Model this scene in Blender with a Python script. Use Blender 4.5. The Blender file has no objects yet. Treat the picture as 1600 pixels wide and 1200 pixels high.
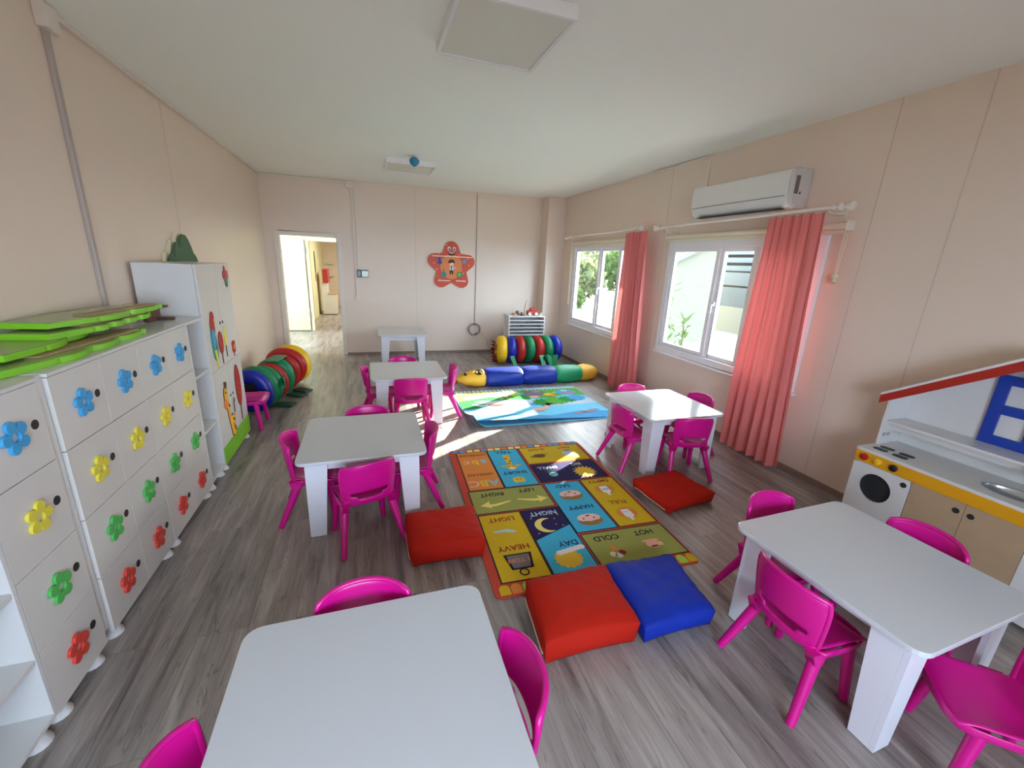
import bpy, bmesh, math, random
from mathutils import Vector, Matrix
random.seed(7)
PI = math.pi
D = bpy.data
SC = bpy.context.scene
COL = SC.collection

# ------------------------------------------------------------------ helpers
def s2l(c):
    return tuple(((x / 12.92) if x <= 0.04045 else ((x + 0.055) / 1.055) ** 2.4) for x in c)

def rgb(r, g, b):
    return s2l((r / 255, g / 255, b / 255))

def mat(name, c, rough=0.5, spec=0.5, metal=0.0, noise=0.0, nscale=8.0, bump=0.0, bscale=60.0, trans=0.0, coat=0.0, emis=0.0):
    m = D.materials.new(name); m.use_nodes = True
    nt = m.node_tree; b = nt.nodes['Principled BSDF']
    b.inputs['Base Color'].default_value = (*c, 1)
    b.inputs['Roughness'].default_value = rough
    b.inputs['Metallic'].default_value = metal
    b.inputs['Specular IOR Level'].default_value = spec
    b.inputs['Coat Weight'].default_value = coat
    if emis:
        b.inputs['Emission Color'].default_value = (*c, 1)
        b.inputs['Emission Strength'].default_value = emis
    tc = nt.nodes.new('ShaderNodeTexCoord')
    if noise:
        n = nt.nodes.new('ShaderNodeTexNoise'); n.inputs['Scale'].default_value = nscale
        n.inputs['Detail'].default_value = 4
        nt.links.new(tc.outputs['Object'], n.inputs['Vector'])
        mx = nt.nodes.new('ShaderNodeMix'); mx.data_type = 'RGBA'
        mx.inputs[6].default_value = (*[min(1, x * (1 + noise)) for x in c], 1)
        mx.inputs[7].default_value = (*[x * (1 - noise) for x in c], 1)
        nt.links.new(n.outputs['Fac'], mx.inputs[0])
        nt.links.new(mx.outputs[2], b.inputs['Base Color'])
    if bump:
        n2 = nt.nodes.new('ShaderNodeTexNoise'); n2.inputs['Scale'].default_value = bscale
        n2.inputs['Detail'].default_value = 3
        nt.links.new(tc.outputs['Object'], n2.inputs['Vector'])
        bp = nt.nodes.new('ShaderNodeBump'); bp.inputs['Strength'].default_value = bump
        bp.inputs['Distance'].default_value = 0.01
        nt.links.new(n2.outputs['Fac'], bp.inputs['Height'])
        nt.links.new(bp.outputs['Normal'], b.inputs['Normal'])
    if trans:
        out = nt.nodes['Material Output']
        t = nt.nodes.new('ShaderNodeBsdfTranslucent'); t.inputs['Color'].default_value = (*c, 1)
        ms = nt.nodes.new('ShaderNodeMixShader'); ms.inputs[0].default_value = trans
        nt.links.new(b.outputs[0], ms.inputs[1]); nt.links.new(t.outputs[0], ms.inputs[2])
        nt.links.new(ms.outputs[0], out.inputs['Surface'])
    return m

class MB:
    """collects geometry for ONE mesh object"""
    def __init__(s):
        s.v = []; s.f = []; s.m = []; s.mats = []
        s.T = Matrix.Identity(4)
    def mi(s, m):
        if m not in s.mats: s.mats.append(m)
        return s.mats.index(m)
    def add(s, vs, fs, m=None):
        b = len(s.v); k = s.mi(m)
        s.v += [tuple(s.T @ Vector(v)) for v in vs]
        s.f += [tuple(b + i for i in f) for f in fs]; s.m += [k] * len(fs)
    def box(s, x0, x1, y0, y1, z0, z1, m=None):
        vs = [(x, y, z) for z in (z0, z1) for y in (y0, y1) for x in (x0, x1)]
        s.add(vs, [(0, 2, 3, 1), (4, 5, 7, 6), (0, 1, 5, 4), (1, 3, 7, 5), (3, 2, 6, 7), (2, 0, 4, 6)], m)
    def prism(s, pts, fn0, fn1, m=None):
        """pts 2D loop; fn0/fn1 map (a,b)->3D for the two caps"""
        n = len(pts)
        vs = [fn0(*p) for p in pts] + [fn1(*p) for p in pts]
        fs = [tuple(range(n))[::-1], tuple(range(n, 2 * n))]
        fs += [(i, (i + 1) % n, n + (i + 1) % n, n + i) for i in range(n)]
        s.add(vs, fs, m)
    def ringprism(s, outer, inner, fn0, fn1, m=None):
        n = len(outer)
        vs = [fn0(*p) for p in outer] + [fn0(*p) for p in inner] + [fn1(*p) for p in outer] + [fn1(*p) for p in inner]
        fs = []
        for i in range(n):
            j = (i + 1) % n
            fs += [(i, n + i, n + j, j), (2 * n + i, 2 * n + j, 3 * n + j, 3 * n + i), (i, j, 2 * n + j, 2 * n + i), (n + i, 3 * n + i, 3 * n + j, n + j)]
        s.add(vs, fs, m)
    def poly(s, pts, m=None):
        s.add(pts, [tuple(range(len(pts)))], m)
    def tube(s, P, R, m=None, n=10, ell=1.0, cap=True):
        P = [Vector(p) for p in P]
        if not hasattr(R, '__len__'): R = [R] * len(P)
        vs = []; fs = []; up = None
        for i, p in enumerate(P):
            a = P[max(i - 1, 0)]; b = P[min(i + 1, len(P) - 1)]
            t = (b - a).normalized()
            if up is None:
                ref = Vector((0, 0, 1)) if abs(t.z) < 0.9 else Vector((0, 1, 0))
                up = (ref - t * ref.dot(t)).normalized()
            else:
                up = (up - t * up.dot(t)).normalized()
            sd = t.cross(up)
            for k in range(n):
                an = 2 * PI * k / n
                vs.append(p + up * math.cos(an) * R[i] * ell + sd * math.sin(an) * R[i])
        for i in range(len(P) - 1):
            for k in range(n):
                k2 = (k + 1) % n
                fs.append((i * n + k, i * n + k2, (i + 1) * n + k2, (i + 1) * n + k))
        if cap:
            fs.append(tuple(range(n))[::-1]); L = (len(P) - 1) * n
            fs.append(tuple(L + k for k in range(n)))
        s.add(vs, fs, m)
    def lathe(s, prof, c=(0, 0, 0), m=None, n=20, axis='z'):
        vs = []; fs = []
        for r, h in prof:
            for k in range(n):
                a = 2 * PI * k / n
                p = (r * math.cos(a), r * math.sin(a), h)
                if axis == 'x': p = (h, p[0], p[1])
                if axis == 'y': p = (p[0], h, p[1])
                vs.append((p[0] + c[0], p[1] + c[1], p[2] + c[2]))
        for i in range(len(prof) - 1):
            for k in range(n):
                k2 = (k + 1) % n
                fs.append((i * n + k, i * n + k2, (i + 1) * n + k2, (i + 1) * n + k))
        fs.append(tuple(range(n))[::-1]); L = (len(prof) - 1) * n
        fs.append(tuple(L + k for k in range(n)))
        s.add(vs, fs, m)
    def grid(s, nu, nv, fn, m=None, closed_u=False):
        vs = []; fs = []
        for j in range(nv + 1):
            for i in range(nu + (0 if closed_u else 1)):
                vs.append(fn(i / nu, j / nv))
        w = nu if closed_u else nu + 1
        for j in range(nv):
            for i in range(nu):
                i2 = (i + 1) % w if closed_u else i + 1
                fs.append((j * w + i, j * w + i2, (j + 1) * w + i2, (j + 1) * w + i))
        s.add(vs, fs, m)
    def ell(s, c, r, m=None, n=12, k=8):
        def f(u, v):
            a = 2 * PI * u; b = -PI / 2 + PI * v
            return (c[0] + r[0] * math.cos(b) * math.cos(a), c[1] + r[1] * math.cos(b) * math.sin(a), c[2] + r[2] * math.sin(b))
        s.grid(n, k, f, m, closed_u=True)
    def build(s, name, m=None, parent=None, smooth=None, bevel=0.0, sub=0, solid=0.0, seg=2, world=False):
        me = D.meshes.new(name)
        me.from_pydata(s.v, [], s.f)
        if s.mats and s.mats[0] is not None:
            for q in s.mats: me.materials.append(q or m)
            me.polygons.foreach_set('material_index', s.m)
        elif m: me.materials.append(m)
        bm = bmesh.new(); bm.from_mesh(me)
        bmesh.ops.remove_doubles(bm, verts=bm.verts, dist=1e-5)
        bmesh.ops.recalc_face_normals(bm, faces=bm.faces)
        bm.to_mesh(me); bm.free()
        if smooth is not None:
            me.polygons.foreach_set('use_smooth', [True] * len(me.polygons))
            if smooth < 180: me.set_sharp_from_angle(angle=math.radians(smooth))
        o = D.objects.new(name, me); COL.objects.link(o)
        if parent: o.parent = parent
        if solid:
            q = o.modifiers.new('solid', 'SOLIDIFY'); q.thickness = solid; q.offset = 0
        if bevel:
            q = o.modifiers.new('bevel', 'BEVEL'); q.width = bevel; q.segments = seg; q.limit_method = 'ANGLE'; q.angle_limit = math.radians(40)
            q.harden_normals = False
        if sub:
            q = o.modifiers.new('sub', 'SUBSURF'); q.levels = sub; q.render_levels = sub
        return o

def tag(o, label=None, cat=None, group=None, kind=None):
    if label: o['label'] = label
    if cat: o['category'] = cat
    if group: o['group'] = group
    if kind: o['kind'] = kind
    return o

def thing(name, label, cat, loc=(0, 0, 0), rz=0, group=None):
    o = D.objects.new(name, None); COL.objects.link(o)
    o.location = loc; o.rotation_euler = (0, 0, rz); o.empty_display_size = 0.1
    return tag(o, label, cat, group)

KIDS = {}
def kids(o):
    return [c for c in D.objects if c.parent == o]

def copy_tree(o, parent=None, snapshot=None):
    c = o.copy(); COL.objects.link(c)
    if parent: c.parent = parent
    for ch in kids(o):
        copy_tree(ch, c)
    return c

def struct(o, name=None):
    o['kind'] = 'structure'
    return o

def text_geo(txt, size, bold=0.0):
    cu = D.curves.new('t', 'FONT'); cu.body = txt; cu.size = size; cu.align_x = 'CENTER'; cu.align_y = 'CENTER'
    cu.offset = bold; cu.resolution_u = 3
    ob = D.objects.new('t', cu); COL.objects.link(ob)
    dg = bpy.context.evaluated_depsgraph_get(); dg.update()
    ev = ob.evaluated_get(dg); me = ev.to_mesh()
    vs = [tuple(v.co) for v in me.vertices]; fs = [tuple(p.vertices) for p in me.polygons]
    ev.to_mesh_clear(); D.objects.remove(ob); D.curves.remove(cu)
    return vs, fs

def circ(cx, cy, rx, ry=None, n=20, a0=0.0, a1=2 * PI):
    ry = rx if ry is None else ry
    full = abs(a1 - a0 - 2 * PI) < 1e-6
    k = n if full else n + 1
    return [(cx + rx * math.cos(a0 + (a1 - a0) * i / n), cy + ry * math.sin(a0 + (a1 - a0) * i / n)) for i in range(k)]

def rrect(x0, x1, y0, y1, r, n=5):
    o = []
    for cx, cy, a in ((x1 - r, y1 - r, 0), (x0 + r, y1 - r, PI / 2), (x0 + r, y0 + r, PI), (x1 - r, y0 + r, 1.5 * PI)):
        o += [(cx + r * math.cos(a + PI / 2 * i / n), cy + r * math.sin(a + PI / 2 * i / n)) for i in range(n + 1)]
    return o

# ------------------------------------------------------------------ camera
F = 653.4
cam_d = D.cameras.new('camera'); cam = D.objects.new('camera', cam_d); COL.objects.link(cam)
cam_d.sensor_fit = 'HORIZONTAL'; cam_d.sensor_width = 36.0; cam_d.lens = F / 1600 * 36.0
cam_d.clip_start = 0.02; cam_d.clip_end = 300
R = Matrix.Rotation(math.radians(-19.2), 4, 'Z') @ Matrix.Rotation(PI / 2 + math.radians(-16.07), 4, 'X') @ Matrix.Rotation(math.radians(2.69), 4, 'Z')
cam.matrix_world = Matrix.Translation((0, 0, 1.6)) @ R
SC.camera = cam

# ------------------------------------------------------------------ materials
M = {}
def wall_mat(name, c):
    m = mat(name, c, rough=0.36, spec=0.4, noise=0.03, nscale=1.5, bump=0.06, bscale=220)
    return m
M['wall'] = wall_mat('painted_panel_wall', rgb(226, 206, 188))
M['ceil'] = mat('ceiling_paint', rgb(246, 246, 238), rough=0.7, spec=0.2, noise=0.02, nscale=1.0)
M['trimw'] = mat('cream_trim', rgb(226, 214, 200), rough=0.4)
M['seam'] = mat('panel_seam', rgb(212, 190, 174), rough=0.6)
M['base'] = mat('brown_baseboard', rgb(140, 118, 106), rough=0.5)
M['white'] = mat('white_laminate', rgb(216, 213, 209), rough=0.28, spec=0.5, noise=0.01, nscale=3)
M['whited'] = mat('white_board_door', rgb(214, 209, 201), rough=0.25, spec=0.5, noise=0.01, nscale=3)
M['table'] = mat('white_gloss_tabletop', rgb(206, 207, 209), rough=0.16, spec=0.5)
M['tleg'] = mat('white_table_leg', rgb(226, 226, 232), rough=0.35)
M['pvc'] = mat('white_plastic_window_frame', rgb(232, 230, 230), rough=0.3)
M['pink'] = mat('magenta_plastic', rgb(208, 12, 132), rough=0.3, spec=0.5, noise=0.04, nscale=6)
M['red'] = mat('red_canvas', rgb(184, 30, 10), rough=0.75, spec=0.2, noise=0.06, nscale=5, bump=0.25, bscale=300)
M['blue'] = mat('blue_canvas', rgb(6, 44, 158), rough=0.6, spec=0.3, noise=0.08, nscale=5, bump=0.25, bscale=300)
M['cream'] = mat('cream_zipper', rgb(226, 214, 180), rough=0.6)
M['curtain'] = mat('coral_curtain', rgb(224, 130, 124), rough=0.8, spec=0.15, noise=0.04, nscale=4, bump=0.15, bscale=400, trans=0.11)
M['dark'] = mat('dark_hole', rgb(38, 34, 34), rough=0.6)
M['black'] = mat('black', rgb(18, 18, 20), rough=0.4)
M['grey'] = mat('grey_metal', rgb(128, 126, 124), rough=0.4, metal=0.3)
M['conduit'] = mat('beige_conduit', rgb(206, 190, 176), rough=0.5)
M['g_blue'] = mat('glossy_blue', rgb(10, 34, 150), rough=0.38, noise=0.05)
M['g_red'] = mat('glossy_red', rgb(178, 28, 20), rough=0.42, noise=0.05)
M['g_green'] = mat('glossy_green', rgb(8, 124, 74), rough=0.42, noise=0.05)
M['g_dgreen'] = mat('dark_green_vinyl', rgb(6, 74, 50), rough=0.5, noise=0.05)
M['g_yellow'] = mat('glossy_yellow', rgb(238, 190, 24), rough=0.45, noise=0.05)
M['g_orange'] = mat('orange', rgb(236, 120, 40), rough=0.5)
M['f_blue'] = mat('flower_blue', rgb(62, 158, 210), rough=0.4)
M['f_yellow'] = mat('flower_yellow', rgb(228, 212, 70), rough=0.4)
M['f_green'] = mat('flower_green', rgb(84, 180, 86), rough=0.4)
M['f_red'] = mat('flower_red', rgb(218, 66, 52), rough=0.4)
M['lime'] = mat('lime_green_paint', rgb(126, 196, 32), rough=0.35)
M['olive'] = mat('olive_laminate', rgb(150, 170, 104), rough=0.2)
M['ply'] = mat('plywood', rgb(176, 146, 108), rough=0.55, noise=0.12, nscale=14)
M['kwood'] = mat('wood_cabinet_door', rgb(178, 150, 118), rough=0.45, noise=0.1, nscale=7)
M['brownw'] = mat('brown_board', rgb(104, 68, 48), rough=0.6)
M['leafg'] = mat('leaf_felt_green', rgb(74, 104, 74), rough=0.7, noise=0.1, nscale=20)
M['mustard'] = mat('mustard_panel', rgb(224, 158, 20), rough=0.35)
M['roofred'] = mat('roof_red', rgb(170, 36, 24), rough=0.35)
M['kblue'] = mat('kitchen_blue', rgb(24, 62, 162), rough=0.35)
M['steel'] = mat('steel', rgb(200, 205, 210), rough=0.2, metal=0.9)
M['orange'] = mat('giraffe_orange', rgb(240, 178, 50), rough=0.5)
M['teal'] = mat('teal', rgb(50, 140, 130), rough=0.5)
M['brown'] = mat('brown_paint', rgb(90, 52, 36), rough=0.6)
M['hallcream'] = mat('hall_wall', rgb(228, 220, 178), rough=0.6)
M['doorgreen'] = mat('pale_green_door', rgb(176, 174, 130), rough=0.4)
M['wall_out'] = mat('neighbour_render', rgb(244, 236, 206), rough=0.9, noise=0.05, nscale=1)
M['pale_out'] = mat('neighbour_pale_blue', rgb(236, 244, 242), rough=0.9)
M['dark_out'] = mat('neighbour_dark_lintel', rgb(70, 66, 62), rough=0.9)
M['leaf'] = mat('tree_leaves', rgb(150, 186, 104), rough=0.6, noise=0.35, nscale=2, trans=0.35)
M['leaf2'] = mat('tree_leaves_light', rgb(204, 216, 150), rough=0.6, noise=0.35, nscale=2, trans=0.35)
M['bark'] = mat('bark', rgb(110, 90, 70), rough=0.9)
M['ground'] = mat('outside_ground', rgb(104, 99, 88), rough=0.95, noise=0.1, nscale=1)
M['skin'] = mat('skin_print', rgb(240, 196, 184), rough=0.8)
M['hair'] = mat('hair_print', rgb(160, 120, 62), rough=0.8)
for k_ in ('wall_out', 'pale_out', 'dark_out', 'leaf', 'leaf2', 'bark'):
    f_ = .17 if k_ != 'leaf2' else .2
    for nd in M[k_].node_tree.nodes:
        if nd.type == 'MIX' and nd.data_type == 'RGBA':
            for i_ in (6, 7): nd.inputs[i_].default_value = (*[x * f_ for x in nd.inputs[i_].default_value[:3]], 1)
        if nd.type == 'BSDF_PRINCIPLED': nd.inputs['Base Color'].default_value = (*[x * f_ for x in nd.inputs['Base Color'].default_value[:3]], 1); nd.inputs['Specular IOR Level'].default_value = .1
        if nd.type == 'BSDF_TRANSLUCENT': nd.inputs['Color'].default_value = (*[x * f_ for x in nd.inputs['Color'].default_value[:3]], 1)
def flat(name, r, g, b, rough=0.85):
    m = mat(name, rgb(r, g, b), rough=rough, spec=0.2, noise=0.05, nscale=12, bump=0.3, bscale=500)
    M[name] = m
    return m
for n_, c_ in dict(r_red=(196, 74, 54), r_navy=(44, 34, 84), r_orange=(224, 138, 62), r_cyan=(66, 178, 214), r_yellow=(214, 178, 30), r_olive=(158, 160, 82),
                   r_white=(236, 232, 226), r_dkred=(150, 50, 34), r_black=(30, 26, 40), r_gold=(232, 190, 60), r_grey=(120, 112, 116), r_peach=(236, 176, 150), r_face=(240, 196, 184), r_hair=(156, 118, 62), r_lblue=(120, 196, 210),
                   r_lgold=(240, 222, 120), r_cream=(240, 226, 190), r_green=(96, 170, 60), r_pale=(190, 208, 214), r_brown=(120, 70, 40), r_green2=(40, 140, 60),
                   r_mauve=(170, 140, 150), r_sky=(120, 200, 226), r_mid=(84, 160, 206), r_lime=(170, 210, 80)).items():
    flat(n_, *c_)

def glass_mat():
    m = D.materials.new('window_glass'); m.use_nodes = True; nt = m.node_tree
    nt.nodes.clear()
    out = nt.nodes.new('ShaderNodeOutputMaterial'); tr = nt.nodes.new('ShaderNodeBsdfTransparent')
    tr.inputs['Color'].default_value = (0.93, 0.97, 0.96, 1)
    gl = nt.nodes.new('ShaderNodeBsdfGlossy'); gl.inputs['Roughness'].default_value = 0.03
    lw = nt.nodes.new('ShaderNodeLayerWeight'); lw.inputs['Blend'].default_value = .5
    pw = nt.nodes.new('ShaderNodeMath'); pw.operation = 'POWER'; pw.inputs[1].default_value = 5; nt.links.new(lw.outputs['Facing'], pw.inputs[0])
    fr = nt.nodes.new('ShaderNodeMath'); fr.operation = 'MULTIPLY_ADD'; fr.inputs[1].default_value = .6; fr.inputs[2].default_value = .03; nt.links.new(pw.outputs[0], fr.inputs[0])
    mx = nt.nodes.new('ShaderNodeMixShader')
    nt.links.new(fr.outputs[0], mx.inputs[0]); nt.links.new(tr.outputs[0], mx.inputs[1]); nt.links.new(gl.outputs[0], mx.inputs[2])
    nt.links.new(mx.outputs[0], out.inputs['Surface'])
    return m
M['glass'] = glass_mat()

def floor_mat(name, base=(0.5, 0.5, 0.5)):
    m = D.materials.new(name); m.use_nodes = True; nt = m.node_tree; L = nt.links.new
    b = nt.nodes['Principled BSDF']
    tc = nt.nodes.new('ShaderNodeTexCoord')
    mp = nt.nodes.new('ShaderNodeMapping'); mp.inputs['Rotation'].default_value = (0, 0, PI / 2)
    L(tc.outputs['Object'], mp.inputs['Vector'])
    br = nt.nodes.new('ShaderNodeTexBrick'); L(mp.outputs[0], br.inputs['Vector'])
    br.inputs['Color1'].default_value = (0, 0, 0, 1); br.inputs['Color2'].default_value = (1, 1, 1, 1); br.inputs['Mortar'].default_value = (0.5, 0.5, 0.5, 1)
    br.inputs['Scale'].default_value = 1; br.inputs['Mortar Size'].default_value = 0.0012; br.inputs['Mortar Smooth'].default_value = 0.2
    br.inputs['Brick Width'].default_value = 1.28; br.inputs['Row Height'].default_value = 0.19
    br.offset = 0.37
    # grain stretched along the planks; per plank offset
    sep = nt.nodes.new('ShaderNodeVectorMath'); sep.operation = 'MULTIPLY_ADD'
    L(br.outputs['Color'], sep.inputs[0]); sep.inputs[1].default_value = (7, 13, 5); L(tc.outputs['Object'], sep.inputs[2])
    mp2 = nt.nodes.new('ShaderNodeMapping'); mp2.inputs['Scale'].default_value = (9, 0.9, 1); L(sep.outputs[0], mp2.inputs['Vector'])
    n1 = nt.nodes.new('ShaderNodeTexNoise'); n1.inputs['Scale'].default_value = 1.4; n1.inputs['Detail'].default_value = 8; n1.inputs['Roughness'].default_value = 0.62; n1.inputs['Distortion'].default_value = 0.6
    L(mp2.outputs[0], n1.inputs['Vector'])
    cr = nt.nodes.new('ShaderNodeValToRGB'); e = cr.color_ramp.elements
    e[0].position = 0.28; e[0].color = (*rgb(88, 80, 76), 1)
    e[1].position = 0.75; e[1].color = (*rgb(186, 175, 167), 1)
    k = e.new(0.42); k.color = (*rgb(136, 126, 120), 1)
    k = e.new(0.56); k.color = (*rgb(160, 149, 142), 1)
    L(n1.outputs['Fac'], cr.inputs[0])
    # fine streaks
    mp3 = nt.nodes.new('ShaderNodeMapping'); mp3.inputs['Scale'].default_value = (60, 2.2, 1); L(sep.outputs[0], mp3.inputs['Vector'])
    n2 = nt.nodes.new('ShaderNodeTexNoise'); n2.inputs['Scale'].default_value = 1.6; n2.inputs['Detail'].default_value = 4
    L(mp3.outputs[0], n2.inputs['Vector'])
    r2 = nt.nodes.new('ShaderNodeMapRange'); r2.inputs[1].default_value = 0.3; r2.inputs[2].default_value = 0.7; r2.inputs[3].default_value = 0.86; r2.inputs[4].default_value = 1.08
    L(n2.outputs['Fac'], r2.inputs[0])
    # dark cracks
    mp4 = nt.nodes.new('ShaderNodeMapping'); mp4.inputs['Scale'].default_value = (14, 1.0, 1); L(sep.outputs[0], mp4.inputs['Vector'])
    n3 = nt.nodes.new('ShaderNodeTexNoise'); n3.inputs['Scale'].default_value = 1.0; n3.inputs['Detail'].default_value = 5; n3.inputs['Distortion'].default_value = 1.2
    L(mp4.outputs[0], n3.inputs['Vector'])
    ab = nt.nodes.new('ShaderNodeMath'); ab.operation = 'SUBTRACT'; ab.inputs[1].default_value = 0.5; L(n3.outputs['Fac'], ab.inputs[0])
    ab2 = nt.nodes.new('ShaderNodeMath'); ab2.operation = 'ABSOLUTE'; L(ab.outputs[0], ab2.inputs[0])
    r3 = nt.nodes.new('ShaderNodeMapRange'); r3.inputs[1].default_value = 0.0; r3.inputs[2].default_value = 0.012; r3.inputs[3].default_value = 0.62; r3.inputs[4].default_value = 1.0
    L(ab2.outputs[0], r3.inputs[0])
    mort = nt.nodes.new('ShaderNodeMapRange'); mort.inputs[3].default_value = 1; mort.inputs[4].default_value = 0.68; L(br.outputs['Fac'], mort.inputs[0])
    pl = nt.nodes.new('ShaderNodeMapRange'); pl.inputs[3].default_value = 0.95; pl.inputs[4].default_value = 1.05; L(br.outputs['Color'], pl.inputs[0])
    prev = None
    for q in (r2, r3, mort, pl):
        if prev is None: prev = q.outputs[0]; continue
        mu = nt.nodes.new('ShaderNodeMath'); mu.operation = 'MULTIPLY'; L(prev, mu.inputs[0]); L(q.outputs[0], mu.inputs[1]); prev = mu.outputs[0]
    vm = nt.nodes.new('ShaderNodeVectorMath'); vm.operation = 'SCALE'; L(cr.outputs[0], vm.inputs[0]); L(prev, vm.inputs['Scale'])
    L(vm.outputs[0], b.inputs['Base Color'])
    b.inputs['Roughness'].default_value = 0.33; b.inputs['Specular IOR Level'].default_value = 0.5
    bp = nt.nodes.new('ShaderNodeBump'); bp.inputs['Strength'].default_value = 0.12; bp.inputs['Distance'].default_value = 0.004
    L(prev, bp.inputs['Height']); L(bp.outputs[0], b.inputs['Normal'])
    return m
M['floor'] = floor_mat('grey_plank_laminate')

# ------------------------------------------------------------------ room shell
XL, XR, YN, YF, ZC = -1.43, 3.32, -1.7, 7.42, 2.71
ZR = 2.75
fb = MB(); fb.box(XL - .1, XR + .1, YN - .1, YF, -0.08, 0)
struct(fb.build('floor', M['floor']))
fb = MB(); fb.box(-3.2, 2.6, YF + .001, 15.2, -0.08, 0)
struct(fb.build('floor_hall', M['floor']))
cb = MB(); cb.add([(XL - .1, YN - .1, ZC - .02), (XR + .1, YN - .1, ZR), (XR + .1, YF + .1, ZR - .02), (XL - .1, YF + .1, ZC - .02), (XL - .1, YN - .1, ZC + .1), (XR + .1, YN - .1, ZR + .12), (XR + .1, YF + .1, ZR + .1), (XL - .1, YF + .1, ZC + .1)],
                  [(0, 1, 2, 3), (7, 6, 5, 4), (0, 4, 5, 1), (1, 5, 6, 2), (2, 6, 7, 3), (3, 7, 4, 0)])
struct(cb.build('ceiling', M['ceil']))
w = MB(); w.box(XL - .1, XL, YN - .1, YF, 0, 2.75)
struct(w.build('wall_left', M['wall']))
# far wall with the doorway
DX0, DX1, DZ = -1.235, -0.43, 1.86
w = MB()
w.box(XL - .1, DX0, YF, YF + .1, 0, 2.8); w.box(DX1, XR + .1, YF, YF + .1, 0, 2.8); w.box(DX0, DX1, YF, YF + .1, DZ, 2.8)
struct(w.build('wall_far', M['wall']))
# right wall with two windows
W1 = (4.83, 6.62, 0.665, 1.93); W2 = (2.42, 4.20, 0.69, 1.90)
w = MB()
w.box(XR, XR + .1, YN - .1, W2[0], 0, 2.85); w.box(XR, XR + .1, W2[1], W1[0], 0, 2.85); w.box(XR, XR + .1, W1[1], YF + .1, 0, 2.85)
for a in (W1, W2):
    w.box(XR, XR + .1, a[0], a[1], 0, a[2]); w.box(XR, XR + .1, a[0], a[1], a[3], 2.85)
struct(w.build('wall_right', M['wall']))
# near wall behind the camera; its wide window is added for daylight
w = MB()
NW = (-0.9, 1.3, 0.75, 2.1)
w.box(XL - .1, NW[0], YN - .1, YN, 0, 2.85); w.box(NW[1], XR + .1, YN - .1, YN, 0, 2.85); w.box(NW[0], NW[1], YN - .1, YN, 0, NW[2]); w.box(NW[0], NW[1], YN - .1, YN, NW[3], 2.85)
struct(w.build('wall_near', M['wall']))
# boxed column in the far right corner
w = MB(); w.box(3.0, XR, 7.12, YF, 0, 2.78)
struct(w.build('wall_corner_column', M['wall']))

# baseboards
b = MB(); b.box(DX1 + .03, 2.99, YF - .012, YF, 0, 0.035); struct(b.build('baseboard_far', M['base'], bevel=.002))
b = MB(); b.box(XR - .014, XR, YN, 7.12, 0, 0.05); struct(b.build('baseboard_right', M['base'], bevel=.002))
b = MB(); b.box(XL, XL + .012, YN, YF - .02, 0, 0.035); struct(b.build('baseboard_left', M['base'], bevel=.002))
# panel seams in the walls (thin cover strips)
n = 1
for y in (1.7, 2.15, 4.35):
    b = MB(); b.box(XR - .002, XR, y - .004, y + .004, 0.05, 2.74); struct(b.build('trim_%d' % n, M['seam'])); n += 1
for x in (0.78,):
    b = MB(); b.box(x - .004, x + .004, YF - .002, YF, 0.04, 2.7); struct(b.build('trim_%d' % n, M['seam'])); n += 1
for y in (1.9, 4.3):
    b = MB(); b.box(XL, XL + .002, y - .004, y + .004, 0.04, 2.68); struct(b.build('trim_%d' % n, M['seam'])); n += 1

# doorway frame
df = MB()
df.box(DX0 - .06, DX0, YF - .015, YF + .12, 0, DZ + .06); df.box(DX1, DX1 + .06, YF - .015, YF + .12, 0, DZ + .06); df.box(DX0, DX1, YF - .015, YF + .12, DZ, DZ + .06)
d1 = struct(df.build('door_1', M['trimw'], bevel=.004))
# hall beyond
w = MB(); w.box(-3.2, -3.1, YF + .1, 10.0, 0, 2.5); struct(w.build('wall_hall_left', M['hallcream']))
w = MB(); w.box(-3.2, -1.13, 10.0, 10.1, 0, 2.5); w.box(-0.25, 2.6, 10.0, 10.1, 0, 2.5); w.box(-1.13, -.25, 10.0, 10.1, 1.86, 2.5)
struct(w.build('wall_hall_far', M['hallcream']))
w = MB(); w.box(0.9, 1.0, YF + .1, 10.0, 0, 2.5); struct(w.build('wall_hall_right', M['hallcream']))
w = MB(); w.box(-1.4, -1.3, 10.1, 15.1, 0, 2.5); struct(w.build('wall_room_left', M['hallcream']))
w = MB(); w.box(-1.4, 2.6, 15.1, 15.2, 0, 2.5); struct(w.build('wall_room_far', M['wall']))
w = MB(); w.box(2.5, 2.6, 10.1, 15.1, 0, 2.5); struct(w.build('wall_room_right', M['hallcream']))
w = MB(); w.box(-3.2, 2.6, YF + .1, 15.2, 2.3, 2.4); struct(w.build('ceiling_hall', M['ceil']))
df = MB(); df.box(-1.19, -1.13, 9.97, 10.12, 0, 1.92); df.box(-.25, -.19, 9.97, 10.12, 0, 1.92); df.box(-1.13, -.25, 9.97, 10.12, 1.86, 1.92)
d2 = struct(df.build('door_2', M['hallcream'], bevel=.004))
lf = MB(); lf.box(-1.95, -1.2, 9.9, 9.935, 0.02, 1.88)
l_ = lf.build('door_leaf', M['doorgreen'], parent=d2, bevel=.003)
hg = MB(); hg.box(-1.215, -1.185, 9.885, 9.9, 1.6, 1.72); hg.box(-1.215, -1.185, 9.885, 9.9, .3, .42)
hg.build('hinge', M['grey'], parent=l_)

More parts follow.
